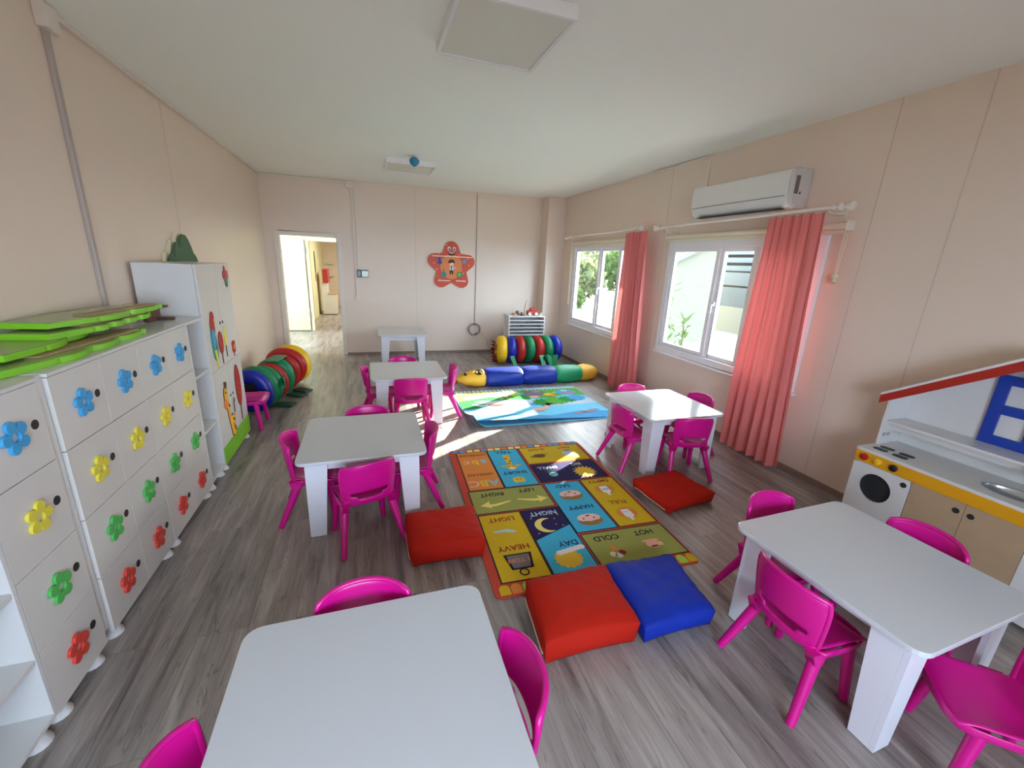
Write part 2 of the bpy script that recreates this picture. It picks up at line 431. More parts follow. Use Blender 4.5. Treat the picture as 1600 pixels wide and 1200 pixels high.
# ------------------------------------------------------------------ windows
def window(name, W, splits):
    y0, y1, z0, z1 = W
    root = D.objects.new(name, None); COL.objects.link(root); root['kind'] = 'structure'
    root.location = (XR, y0, z0)
    def B(): 
        q = MB(); q.T = Matrix.Translation((-XR, -y0, -z0)); return q
    f = B(); t = .05
    X0, X1 = XR - .025, XR + .06
    f.box(X0, X1, y0 - .02, y0 + t, z0 - .02, z1 + .02); f.box(X0, X1, y1 - t, y1 + .02, z0 - .02, z1 + .02)
    f.box(X0, X1, y0 + t, y1 - t, z0 - .02, z0 + t); f.box(X0, X1, y0 + t, y1 - t, z1 - t, z1 + .02)
    f.build('window_frame', M['pvc'], root, bevel=.005)
    s = B(); s.box(XR - .05, XR, y0 - .04, y1 + .04, z0 - .04, z0 - .022)
    s.build('window_sill', M['pvc'], root, bevel=.003)
    for i in range(len(splits) - 1):
        a, c = splits[i], splits[i + 1]
        q = B(); e = .045
        xo = XR - .012 if i % 2 == 0 else XR + .006
        xa, xb = xo, xo + .045
        zz0, zz1 = z0 + t, z1 - t
        q.box(xa, xb, a, a + e, zz0, zz1); q.box(xa, xb, c - e, c, zz0, zz1)
        q.box(xa, xb, a + e, c - e, zz0, zz0 + e); q.box(xa, xb, a + e, c - e, zz1 - e, zz1)
        so = q.build('window_sash', M['pvc'], root, bevel=.005)
        g = B(); g.box(xa + .018, xa + .024, a + e, c - e, zz0 + e, zz1 - e)
        g.build('window_pane', M['glass'], so)
        if i == len(splits) - 3:
            h = B(); yh = c - .02; zc = (z0 + z1) / 2
            h.box(xa - .02, xa, yh - .012, yh + .012, zc - .02, zc + .02)
            h.tube([(xa - .02, yh, zc), (xa - .035, yh, zc - .01), (xa - .035, yh, zc - .09)], .008, n=8)
            h.build('window_handle', M['pvc'], so, smooth=50)
    return root
window('window_1', W1, [W1[0] + .05, 5.25, 5.77, W1[1] - .05])
window('window_2', W2, [W2[0] + .05, 3.02, 3.45, W2[1] - .05])
# frame of the unseen window added behind the camera to light the near half
f = MB(); x0, x1, z0, z1 = NW
for a in (x0, x0 + 1.07, x1 - .06): f.box(a, a + .06, YN - .08, YN + .01, z0, z1)
f.box(x0, x1, YN - .08, YN + .01, z0, z0 + .06); f.box(x0, x1, YN - .08, YN + .01, z1 - .06, z1)
struct(f.build('added_window', M['pvc'], bevel=.004))

# ------------------------------------------------------------------ ceiling lights
def ceiling_light(x0, x1, y0, y1, z1, label):
    h = .07
    t = thing('ceiling_light', label, 'ceiling light', (x0, y0, z1 - h), group='square panel lights on the ceiling')
    w_, d_ = x1 - x0, y1 - y0
    q = MB(); e = .018
    q.box(0, w_, 0, e, 0, h); q.box(0, w_, d_ - e, d_, 0, h); q.box(0, e, e, d_ - e, 0, h); q.box(w_ - e, w_, e, d_ - e, 0, h)
    q.build('light_frame', M['pvc'], t, bevel=.003)
    q = MB(); q.box(e, w_ - e, e, d_ - e, .008, h); q.build('diffuser', mat('diffuser', rgb(222, 219, 206), rough=.5), t)
    return t
ceiling_light(.405, .945, 2.05, 2.645, 2.725, 'large square white panel light on the ceiling near the camera')
ceiling_light(.265, .835, 5.50, 6.08, 2.72, 'smaller looking white panel light on the ceiling near the far wall')
q = MB(); q.lathe([(.0, -.05), (.045, -.02), (.06, .02), (.03, .05), (0, .055)], n=7)
o = q.build('paper_lantern', mat('lantern_blue', rgb(40, 130, 165), rough=.5)); o.location = (.56, 5.3, 2.64)
q2 = MB(); q2.tube([(0, 0, .05), (0, 0, .078)], .004, n=6); q2.build('hanging_thread', M['conduit'], o)
tag(o, 'small blue paper ornament hanging from the ceiling beside the far panel light', 'ornament')

# ------------------------------------------------------------------ conduits, cables
def conduit(name, pts, r, label, cat='conduit', m='conduit', flatw=None):
    q = MB()
    for a, b_ in zip(pts[:-1], pts[1:]):
        lo = [min(a[i], b_[i]) - (r if abs(a[i] - b_[i]) < 1e-6 else 0) for i in range(3)]
        hi = [max(a[i], b_[i]) + (r if abs(a[i] - b_[i]) < 1e-6 else 0) for i in range(3)]
        q.box(lo[0], hi[0], lo[1], hi[1], lo[2], hi[2])
    o = q.build(name, M[m], bevel=.002)
    return tag(o, label, cat)
yv = 3.02
t = thing('wall_conduit', 'grey vertical cable duct on the left wall above the lockers', 'conduit', (XL, yv, 0))
q = MB(); q.T = Matrix.Translation((-XL, -yv, 0)); q.box(XL, XL + .02, yv - .016, yv + .016, 1.15, 2.6); q.build('duct', mat('duct_grey', rgb(178, 164, 154), rough=.5), t, bevel=.003)
q = MB(); q.T = Matrix.Translation((-XL, -yv, 0)); q.box(XL, XL + .05, yv - .05, yv + .05, 2.58, 2.685); q.build('junction_box', M['trimw'], t, bevel=.004)
conduit('ceiling_conduit', [(XL + .014, yv + .05, 2.676), (XL + .014, YF - .02, 2.676)], .012, 'long cream cable duct along the top edge of the left wall', m='trimw')
t = thing('door_side_conduit', 'cream cable duct with junction box running down right of the doorway', 'conduit', (-.2, YF, 0))
q = MB(); q.T = Matrix.Translation((.2, -YF, 0)); q.box(-1.4, -.24, YF - .02, YF, 2.655, 2.68); q.build('top_duct', M['trimw'], t, bevel=.002)
q = MB(); q.T = Matrix.Translation((.2, -YF, 0)); q.box(-.25, -.15, YF - .045, YF, 2.59, 2.685); q.build('junction_box', M['trimw'], t, bevel=.004)
q = MB(); q.T = Matrix.Translation((.2, -YF, 0)); q.box(-.178, -.162, YF - .015, YF, .98, 2.59); q.box(-.135, -.117, YF - .015, YF, 1.4, 2.59); q.build('vertical_duct', M['trimw'], t, bevel=.002)
q = MB(); q.T = Matrix.Translation((.2, -YF, 0)); q.box(-.19, -.13, YF - .03, YF, .925, .965); q.build('switch_box', M['white'], t, bevel=.004)
t = thing('wall_panel', 'small dark framed control screen on the far wall beside the duct', 'control panel', (-.07, YF, 1.33))
q = MB(); q.T = Matrix.Translation((.07, -YF, -1.33)); q.box(-.15, .02, YF - .03, YF, 1.275, 1.39); q.build('panel_frame', M['black'], t, bevel=.004)
q = MB(); q.box(-.01, .085, -.034, -.03, -.045, .045); q.build('screen', mat('screen', rgb(206, 210, 190), rough=.2), t)
q = MB(); q.box(-.073, -.03, -.034, -.03, -.04, .04); q.build('side_screen', mat('screen2', rgb(120, 140, 128), rough=.3), t)
# hanging cable and coil
t = thing('hanging_cable', 'thin grey cable down the far wall ending in a small coil', 'cable', (1.81, YF, 0))
q = MB(); q.tube([(0, -.008, 2.7), (.005, -.008, 1.6), (0, -.008, .53)], .007, n=6); q.build('cable_run', mat('cable_grey', rgb(176, 158, 146)), t)
q = MB()
for k in range(4):
    rr = .098 + .006 * (k % 3)
    pts = [(rr * math.cos(a * 2 * PI / 28) - .01, -.012 - .009 * k, .42 + rr * math.sin(a * 2 * PI / 28)) for a in range(29)]
    q.tube(pts, .006, n=6, cap=False)
q.build('cable_coil', mat('cable_coil_grey', rgb(164, 154, 146)), t, smooth=60)
q = MB()
for a in (1.5, -1.2): q.box(.085 * math.cos(a) - .02, .085 * math.cos(a) + .002, -.05, -.002, .42 + .085 * math.sin(a) - .008, .42 + .085 * math.sin(a) + .008)
q.build('cable_tie', M['black'], t)
q = MB(); q.tube([(.07, -.01, .36), (.16, -.006, .33), (.24, -.008, .2), (.27, -.006, .04)], .003, n=5); q.build('cable_tail', mat('cable_tail', rgb(190, 172, 160)), t)
# AC conduit
conduit('ac_conduit', [(XR - .01, 4.72, 2.715), (XR - .01, 3.79, 2.715), (XR - .01, 3.79, 2.38)], .011, 'thin cream duct from the ceiling edge down to the air conditioner', m='trimw')

# ------------------------------------------------------------------ furniture: tables
def make_table(name='kids_table'):
    t = thing(name, 'x', 'table')
    S = .36; H = .50
    q = MB(); q.prism(rrect(-S, S, -S, S, .05), lambda a, b: (a, b, H - .02), lambda a, b: (a, b, H))
    q.build('tabletop', M['table'], t, bevel=.003)
    q = MB(); k = .27
    q.box(-k, k, -k - .008, -k + .008, H - .085, H - .021); q.box(-k, k, k - .008, k + .008, H - .085, H - .021)
    q.box(-k - .008, -k + .008, -k + .01, k - .01, H - .085, H - .021); q.box(k - .008, k + .008, -k + .01, k - .01, H - .085, H - .021)
    q.build('apron', M['tleg'], t)
    for sx in (-1, 1):
        for sy in (-1, 1):
            q = MB(); o_ = .045; th = .018; wt, wb = .12, .085
            X = sx * (S - o_); Y = sy * (S - o_)
            pr = [(0, 0), (wb, 0), (wt, 1), (0, 1)]
            z0, z1 = .004, H - .021
            q.prism(pr, lambda a, b: (X - sx * a, Y, z0 + (z1 - z0) * b), lambda a, b: (X - sx * a, Y - sy * th, z0 + (z1 - z0) * b))
            q.prism([(th + .0003, 0), (wb, 0), (wt, 1), (th + .0003, 1)], lambda a, b: (X, Y - sy * a, z0 + (z1 - z0) * b), lambda a, b: (X - sx * th, Y - sy * a, z0 + (z1 - z0) * b))
            q.build('leg', M['tleg'], t)
    return t
TABLES = [(-.068, 2.665, 0, 'white square kids table left of the word rug, red cushion at its foot'),
          (.345, 4.30, 0, 'white square kids table in the middle distance beside the caterpillar bolster'),
          (.47, 6.69, 0, 'white square table standing alone against the far wall'),
          (2.36, 2.83, 0, 'glossy white kids table by the windows with sunlight on its top'),
          (1.912, .897, 1.5, 'white kids table in the right foreground in front of the play kitchen'),
          (-.04, .84, 0, 'white kids table cut off by the bottom edge of the photo')]
proto = make_table(); tables = [proto] + [copy_tree(proto) for _ in TABLES[1:]]
for o, (x, y, a, lab) in zip(tables, TABLES):
    o.location = (x, y, 0); o.rotation_euler.z = math.radians(a); o['label'] = lab; o['group'] = 'white kids tables'

# ------------------------------------------------------------------ chairs (front is +Y)
def make_chair():
    t = thing('kids_chair', 'x', 'chair')
    # seat
    q = MB()
    def seat(u, v):
        x = (u - .5) * 2; y = -.125 + .285 * v
        hw = .15 - .012 * (1 - v)
        zz = .285 + .012 * abs(x) ** 3 - .012 * (1 - x * x) * math.sin(PI * v)
        if v > .8: zz -= .02 * ((v - .8) / .2) ** 2
        if v < .12: zz += .015 * (1 - v / .12)
        return (x * hw, y, zz)
    q.grid(10, 10, seat)
    q.build('seat', M['pink'], t, smooth=180, solid=.012, sub=1)
    q = MB()
    # rolled skirt under the seat rim
    pts = [(-.146, -.11), (-.15, 0), (-.15, .12), (-.13, .157), (-.06, .163), (.06, .163), (.13, .157), (.15, .12), (.15, 0), (.146, -.11)]
    vs = [(x, y, .288) for x, y in pts] + [(x * .97, y * .985, .25) for x, y in pts]
    n = len(pts); q.add(vs, [(i, i + 1, n + i + 1, n + i) for i in range(n - 1)])
    q.build('seat_skirt', M['pink'], t, smooth=180, solid=.01, sub=1)
    # backrest with hand slot
    q = MB()
    NU, NV = 16, 12
    def back(u, v):
        x = (u - .5) * 2
        z = .275 + .238 * v
        hw = .148 - .020 * (1 - v) ** 2
        rise = .016 * (1 - x * x) * v           # gently arched top
        r = 1.0
        if v > .82: r = 1 - .045 * ((v - .82) / .18) ** 2
        y = -.118 - .018 * v - .038 * (1 - x * x) * (0.35 + .65 * v) + .022 * abs(x) ** 4
        if v < .25: y += .0
        return (x * hw * r, y, z + rise - .007 * abs(x) ** 6 * v)
    vs = [back(i / NU, j / NV) for j in range(NV + 1) for i in range(NU + 1)]
    fs = []
    for j in range(NV):
        for i in range(NU):
            if (j == 3 and 2 <= i < 14) or (j == 2 and 4 <= i < 12): continue
            fs.append((j * (NU + 1) + i, j * (NU + 1) + i + 1, (j + 1) * (NU + 1) + i + 1, (j + 1) * (NU + 1) + i))
    q.add(vs, fs)
    q.build('backrest', M['pink'], t, smooth=180, solid=.013, sub=1)
    # side wings joining back and seat
    q = MB()
    rim = [back(0, j / NV) for j in range(NV + 1)] + [back(i / NU, 1) for i in range(1, NU)] + [back(1, 1 - j / NV) for j in range(NV + 1)]
    q.tube([(-.148, -.02, .288), (-.15, -.08, .285)] + rim + [(.15, -.08, .285), (.148, -.02, .288)], .0095, n=8)
    q.build('back_rim', M['pink'], t, smooth=180)
    for sx in (-1, 1):
        q = MB(); q.tube([(sx * .125, -.075, .275), (sx * .130, -.085, .245), (sx * .174, -.19, .008)], [.024, .023, .0165], n=10)
        q.prism([(-.13, .285), (-.06, .285), (-.07, .225), (-.11, .235)], lambda a, b: (sx * .150, a, b), lambda a, b: (sx * .112, a, b))
        q.build('leg', M['pink'], t, smooth=60)
        q = MB(); q.tube([(sx * .125, .085, .275), (sx * .128, .09, .24), (sx * .148, .115, .008)], [.022, .022, .0165], n=10)
        q.build('leg', M['pink'], t, smooth=60)
    return t
CH = [(-.08, 2.325, 17, 'magenta chair with back to the camera at the table left of the rug'),
      (-.372, 2.66, -90, 'magenta chair at the left side of the table beside the rug, facing right'),
      (.225, 2.64, 88, 'magenta chair between the table left of the rug and the rug itself'),
      (-.045, 2.962, 180, 'magenta chair at the far side of the rug-side table, only its back top showing'),
      (.345, 3.99, 0, 'pink chair with back to the camera at the middle-distance table'),
      (.07, 4.30, -90, 'pink chair at the left side of the middle-distance table'),
      (.69, 4.29, 86, 'sunlit pink chair at the right of the middle-distance table near the bolster head'),
      (.33, 4.615, 180, 'pink chair at the far side of the middle-distance table, below the lone wall table'),
      (2.375, 2.52, -13, 'magenta chair with back to the camera at the sunlit window table'),
      (2.05, 2.78, -88, 'magenta chair on the rug side of the sunlit window table'),
      (2.345, 3.15, 178, 'pink chair on the far side of the sunlit window table'),
      (2.70, 2.86, 92, 'magenta chair between the sunlit window table and the right wall'),
      (1.598, .897, -92, 'large magenta chair on the rug side of the right foreground table, showing its slotted back'),
      (1.875, 1.215, 180, 'magenta chair at the far end of the right foreground table, toward the windows'),
      (2.215, .93, 88, 'magenta chair between the right foreground table and the play kitchen'),
      (1.895, .455, 47, 'magenta chair at the near end of the right foreground table, cut by the photo edge'),
      (-.065, 1.112, 178, 'magenta chair at the far side of the bottom foreground table'),
      (.238, .835, 91, 'magenta chair at the right side of the bottom foreground table'),
      (-.335, .79, -90, 'magenta chair at the left side of the bottom foreground table'),
      (-1.11, 4.29, -90, 'pink chair half hidden behind the tall animal cupboard beside the left tunnel')]
proto = make_chair(); chairs = [proto] + [copy_tree(proto) for _ in CH[1:]]
for o, (x, y, a, lab) in zip(chairs, CH):
    o.location = (x, y, 0); o.rotation_euler.z = math.radians(a); o['label'] = lab; o['group'] = 'magenta plastic kids chairs'

# ------------------------------------------------------------------ learning rug
RC = (1.167, 2.43); RA = math.radians(-2.4)
RUGT = Matrix.Translation((RC[0], RC[1], 0)) @ Matrix.Rotation(RA, 4, 'Z')
q = MB()
zt = .008
q.prism(rrect(-.605, .605, -.855, .855, .03), lambda a, b: (a, b, .0005), lambda a, b: (a, b, zt), M['r_red'])
LV = [zt]
def lay(pts, m, lev):
    z = zt + .0004 * lev
    q.poly([(x, y, z) for x, y in pts], M[m])
def rect(x0, x1, y0, y1): return [(x0, y0), (x1, y0), (x1, y1), (x0, y1)]
CELLS = dict(case=((-.545, -.29, .17, .79), 'r_orange'), tall=((-.275, -.015, .17, .79), 'r_cyan'), slow=((.012, .57, .49, .79), 'r_yellow'), big=((.012, .57, .18, .465), 'r_navy'),
             left=((-.555, -.005, -.13, .15), 'r_olive'), sad=((.02, .297, -.45, .15), 'r_cyan'), empty=((.318, .585, -.45, .15), 'r_yellow'), light=((-.547, -.275, -.758, -.155), 'r_yellow'),
             night=((-.258, .005, -.758, -.155), 'r_navy'), hot=((.03, .59, -.758, -.48), 'r_olive'))
for (x0, x1, y0, y1), m in CELLS.values():
    lay(rect(x0 - .008, x1 + .008, y0 - .008, y1 + .008), 'r_black', 1); lay(rect(x0, x1, y0, y1), m, 2)
lay([(-.258, -.47), (-.258, -.758), (.005, -.758), (.005, -.36)], 'r_cyan', 3)
# alphabet border at both ends
cols = ['r_yellow', 'r_orange', 'r_lime', 'r_cyan']
for i in range(19):
    x = -.575 + i * .0622
    lay([(x, -.843), (x + .056, -.843)] + [(x + a, -.80 + b) for a, b in circ(.028, 0, .028, .026, 8, 0, PI)], cols[i % 3], 2)
    lay(rect(x + .001, x + .05, .80, .84), ['r_mid', 'r_lgold', 'r_orange', 'r_mid', 'r_lgold'][(i * 3 + i // 4) % 5], 2)
def write(txt, x, y, size, m, lev=4, sx=1.0):
    vs, fs = text_geo(txt, size, bold=size * .018)
    z = zt + .0004 * lev
    q.add([(x - a * sx, y - b, z) for a, b, _ in vs], fs, M[m])
write('LOWERCASE', -.42, .735, .047, 'r_dkred', sx=.85); write('UPPERCASE', -.42, .395, .047, 'r_dkred', sx=.85)
for k, (ch, m) in enumerate((('a', 'r_lblue'), ('b', 'r_gold'), ('c', 'r_peach'))): write(ch, -.35 - k * .07, .60, .12, m)
for k, (ch, m) in enumerate((('A', 'r_lblue'), ('B', 'r_gold'), ('C', 'r_peach'))): write(ch, -.345 - k * .075, .26, .12, m)
write('TALL', -.145, .745, .062, 'r_navy'); write('SHORT', -.145, .375, .062, 'r_navy')
# giraffe (upside-down head with long neck), pup
lay([(-.17, .69), (-.11, .69), (-.13, .5), (-.165, .5)], 'r_gold', 4); lay(circ(-.145, .47, .045, .04), 'r_gold', 5)
lay(circ(-.20, .49, .03, .012), 'r_gold', 5); lay(circ(-.09, .49, .03, .012), 'r_gold', 5); lay(circ(-.145, .445, .025, .02), 'r_cream', 6)
for a in ((-.155, .62), (-.13, .57), (-.15, .53)): lay(circ(*a, .01), 'r_brown', 6)
lay(circ(-.145, .26, .05, .042), 'r_gold', 4); lay(circ(-.175, .225, .012), 'r_gold', 5); lay(circ(-.115, .225, .012), 'r_gold', 5)
for a in (-.16, -.13): lay(circ(a, .265, .006), 'r_black', 6)
lay(circ(-.165, .48, .006), 'r_black', 7); lay(circ(-.125, .48, .006), 'r_black', 7)
write('SLOW', .16, .745, .055, 'r_dkred'); write('FAST', .42, .745, .055, 'r_dkred')
lay(circ(.15, .62, .055, .035), 'r_brown', 4); lay(circ(.09, .61, .028, .02), 'r_green', 4); lay(circ(.21, .65, .03, .01), 'r_green', 4)
lay(circ(.42, .63, .055, .05, 9), 'r_pale', 4); lay(circ(.46, .58, .04, .03), 'r_pale', 5); lay(circ(.43, .68, .035, .012), 'r_grey', 5)
write('SMALL', .14, .40, .06, 'r_pale'); write('BIG', .40, .42, .06, 'r_pale')
lay(circ(.15, .285, .035), 'r_lblue', 4); lay(circ(.14, .29, .018), 'r_green', 5)
lay([(.42 + r * math.cos(a), .28 + r * math.sin(a)) for i in range(32) for r, a in [((.10 if i % 2 else .068), i * 2 * PI / 32)]], 'r_gold', 4)
write('LEFT', -.14, .10, .06, 'r_black'); write('RIGHT', -.40, .09, .06, 'r_black')
def arrow(cx, cy, s):
    lay([(cx - s * .11, cy + .0), (cx - s * .11, cy + .012), (cx - s * .0, cy - .012), (cx + s * .045, cy - .012), (cx + s * .04, cy - .028 + .055), (cx + s * .11, cy - .02), (cx + s * .035, cy - .06), (cx + s * .04, cy - .04), (cx, cy - .04)], 'r_lgold', 4)
arrow(-.13, -.01, 1); arrow(-.40, -.02, -1)
write('SAD', .15, .10, .062, 'r_navy'); write('HAPPY', .165, -.19, .062, 'r_navy')
for cy, sm in ((-.02, -1), (-.325, 1)):
    lay(circ(.16, cy - .022, .085, .055), 'r_hair', 4); lay(circ(.16, cy + .006, .082, .044), 'r_face', 5)
    
    for a in (.12, .195): lay(circ(a, cy - .0, .007), 'r_black', 7)
    lay(circ(.16, cy + .028, .016, .005 * 1.5), 'r_dkred', 7)
    lay([(.105, cy - .022), (.13, cy - .05), (.19, cy - .05), (.215, cy - .022), (.16, cy - .035)], 'r_hair', 7)
write('EMPTY', .45, .115, .058, 'r_dkred'); write('FULL', .45, -.185, .062, 'r_dkred')
for cy in (-.005, -.32):
    lay(circ(.445, cy, .075, .062), 'r_orange', 4)
    lay([(.415, cy + .04), (.475, cy + .04), (.48, cy - .04), (.455, cy - .06), (.455, cy - .085), (.435, cy - .085), (.435, cy - .06), (.412, cy - .04)], 'r_white', 5)
lay(rect(.422, .472, -.31, -.345 + .04), 'r_lblue', 6); lay(rect(.422, .472, -.02, .0), 'r_lblue', 6)
write('LIGHT', -.41, -.215, .062, 'r_dkred'); write('HEAVY', -.41, -.50, .062, 'r_dkred')
lay([(-.49, -.33), (-.40, -.32), (-.35, -.35), (-.36, -.365), (-.42, -.35), (-.49, -.345)], 'r_pale', 4)
lay([(-.49, -.555), (-.325, -.555), (-.345, -.68), (-.47, -.68)], 'r_black', 4); lay([(-.475, -.565), (-.34, -.565), (-.358, -.67), (-.457, -.67)], 'r_grey', 5)
vs, fs = text_geo('1 TON', .045, .001); q.add([(-.408 - a, -.61 - b, zt + .0026) for a, b, _ in vs], fs, M['r_orange'])
ro, ri = circ(-.408, -.705, .028, n=16), circ(-.408, -.705, .020, n=16)
q.ringprism(ro, ri, lambda a, b: (a, b, zt + .0014), lambda a, b: (a, b, zt + .0017), M['r_black'])
write('NIGHT', -.12, -.205, .062, 'r_pale'); write('DAY', -.08, -.53, .062, 'r_navy')
moon = circ(-.145, -.335, .075, .075, 20, .35 * PI, 1.65 * PI) + circ(-.115, -.335, .062, .062, 20, 1.55 * PI, .45 * PI)
lay(moon, 'r_lgold', 4)
for a in ((-.22, -.25), (-.07, -.28), (-.04, -.36), (-.22, -.41), (-.03, -.24), (-.08, -.34)): lay(circ(*a, .005, n=6), 'r_lgold', 5)
lay([(-.13 + r * math.cos(a), -.66 + r * .9 * math.sin(a)) for i in range(28) for r, a in [((.088 if i % 2 else .075), i * 2 * PI / 28)]], 'r_gold', 4)
for cx, cy in ((-.13, -.60), (-.05, -.585)):
    for k in (-1, 0, 1): lay(circ(cx + k * .028, cy + .004 * k, .026, .02), 'r_white', 5 + k + 1)
write('COLD', .17, -.535, .062, 'r_black'); write('HOT', .43, -.535, .062, 'r_black')
lay([(.15, -.66), (.19, -.66), (.165, -.575)], 'r_orange', 4)
for a, m in (((.14, -.685), 'r_cream'), ((.17, -.70), 'r_white'), ((.20, -.68), 'r_dkred')): lay(circ(*a, .022), m, 5)
lay(circ(.425, -.65, .045, .036), 'r_peach', 4); lay(circ(.425, -.62, .06, .012), 'r_peach', 5); lay(circ(.425, -.672, .026, .008), 'r_brown', 6); lay(circ(.475, -.655, .016, .02), 'r_peach', 3)
o = q.build('learning_rug'); o.matrix_world = RUGT
tag(o, 'red bordered opposites rug with word squares lying on the plank floor', 'rug')

# ------------------------------------------------------------------ play mat with park picture
q = MB(); MT = Matrix.Translation((1.77, 4.385, 0)) @ Matrix.Rotation(math.radians(-.6), 4, 'Z')
zt = .006
mw, mh = .84, .62
def curl(x, y):
    d = max(0, (-x / mw - .82)) * max(0, (-y / mh + .2))
    return .5 * d * d * 6 + .012 * max(0, -x / mw - .9) * 5 * (.5 + .5 * math.sin(y * 9))
def zz_(x, y): return curl(x, y)
def gridpatch(x0, x1, y0, y1, m, z):
    nx = max(1, int((x1 - x0) / .06)); ny = max(1, int((y1 - y0) / .06))
    q.grid(nx, ny, lambda u, v: (x0 + (x1 - x0) * u, y0 + (y1 - y0) * v, z + curl(x0 + (x1 - x0) * u, y0 + (y1 - y0) * v)), m)
gridpatch(-mw, mw, -mh, mh, M['r_sky'], zt)
def lay2(pts, m, lev):
    q.poly([(x, y, zt + .0006 * lev + curl(x, y)) for x, y in pts], M[m])
lay2([(-.80, -.60), (.84, -.60), (.84, -.40), (.5, -.33), (.1, -.42), (-.3, -.30), (-.80, -.34)], 'r_mid', 1)
lay2([(-.82, .0), (-.4, -.02), (0, -.05), (.3, -.12), (.84, -.1), (.84, .1), (-.82, .2)], 'r_pale', 1)
lay2([(-.83, -.1), (-.55, -.02), (-.3, .1), (.05, .12), (.12, .34), (-.3, .36), (-.83, .2)], 'r_green2', 2)
lay2([(-.82, .02), (-.6, .06), (-.35, .2), (-.02, .34), (.02, .55), (-.82, .54)], 'r_lime', 3)
lay2([(-.75, .22), (-.5, .2), (-.25, .33), (0, .47), (-.1, .52), (-.4, .44), (-.75, .36)], 'r_cream', 4)
for i in range(46):
    a = random.uniform(-.8, -.1); b = random.uniform(.1, .52)
    lay2(circ(a, b, random.uniform(.015, .04), random.uniform(.01, .025), 7), random.choice(['r_lgold', 'r_green', 'r_orange', 'r_peach', 'r_cream', 'r_lime']), 5)
lay2([(-.02, .56), (.84, .56), (.84, .2), (.6, .28), (.3, .15), (.1, .2)], 'r_green', 3)
lay2([(-.0, .30), (.12, .52), (.28, .53), (.36, .36), (.2, .24)], 'r_grey', 4); lay2(circ(.14, .24, .07, .04), 'r_peach', 5); lay2(circ(.24, .44, .06, .03), 'r_mauve', 5)
# leafy tree crowns pointing to the viewer
for cx, cy, s, m in ((.18, .02, .14, 'r_green2'), (.36, .05, .15, 'r_green'), (.52, .08, .12, 'r_green2'), (.66, .12, .12, 'r_mid')):
    pts = []
    for i in range(22):
        r = s * (1.0 if i % 2 else .72); a = i * 2 * PI / 22
        pts.append((cx + r * 1.1 * math.cos(a), cy + r * math.sin(a)))
    lay2(pts, m, 6 + int(cx * 5))
lay2(circ(.62, .36, .14, .10), 'r_mid', 5); lay2(circ(.66, .34, .09, .06), 'r_mauve', 6); lay2(circ(.62, .42, .05, .03), 'r_pale', 7)
lay2(circ(.36, .30, .07, .05), 'r_gold', 9); lay2(circ(.40, .25, .04, .05), 'r_orange', 10); lay2(circ(.46, .36, .03, .03), 'r_lime', 10)
lay2(circ(.06, -.02, .09, .04), 'r_mid', 5); lay2([(-.05, -.2), (.12, -.14), (.2, -.02), (.26, -.05), (.14, -.2), (-.02, -.26)], 'r_peach', 6)
for cx, cy in ((.56, -.38), (.66, -.34), (.47, -.40), (.0, -.27)): lay2(circ(cx, cy, .08, .028), 'r_mauve', 7)
lay2([(-.53 + r * math.cos(a), -.44 + r * .8 * math.sin(a)) for i in range(24) for r, a in [((.085 if i % 2 else .06), i * 2 * PI / 24)]], 'r_gold', 7)
lay2(circ(-.42, .02, .1, .035), 'r_brown', 6)
for i in range(30):
    x = -.80 + i * .055
    if x > .05 and x < .1: continue
    lay2([(x, .50), (x + .03, .50), (x + .03, .59), (x + .015, .61), (x, .59)], 'r_white' if i < 14 else 'r_pale', 8)
lay2([(-.82, .54), (.84, .54), (.84, .56), (-.82, .56)], 'r_pale', 7)
o = q.build('play_mat', smooth=40); o.matrix_world = MT
tag(o, 'sky blue play mat printed with trees and a white fence, lying before the caterpillar bolster', 'play mat')

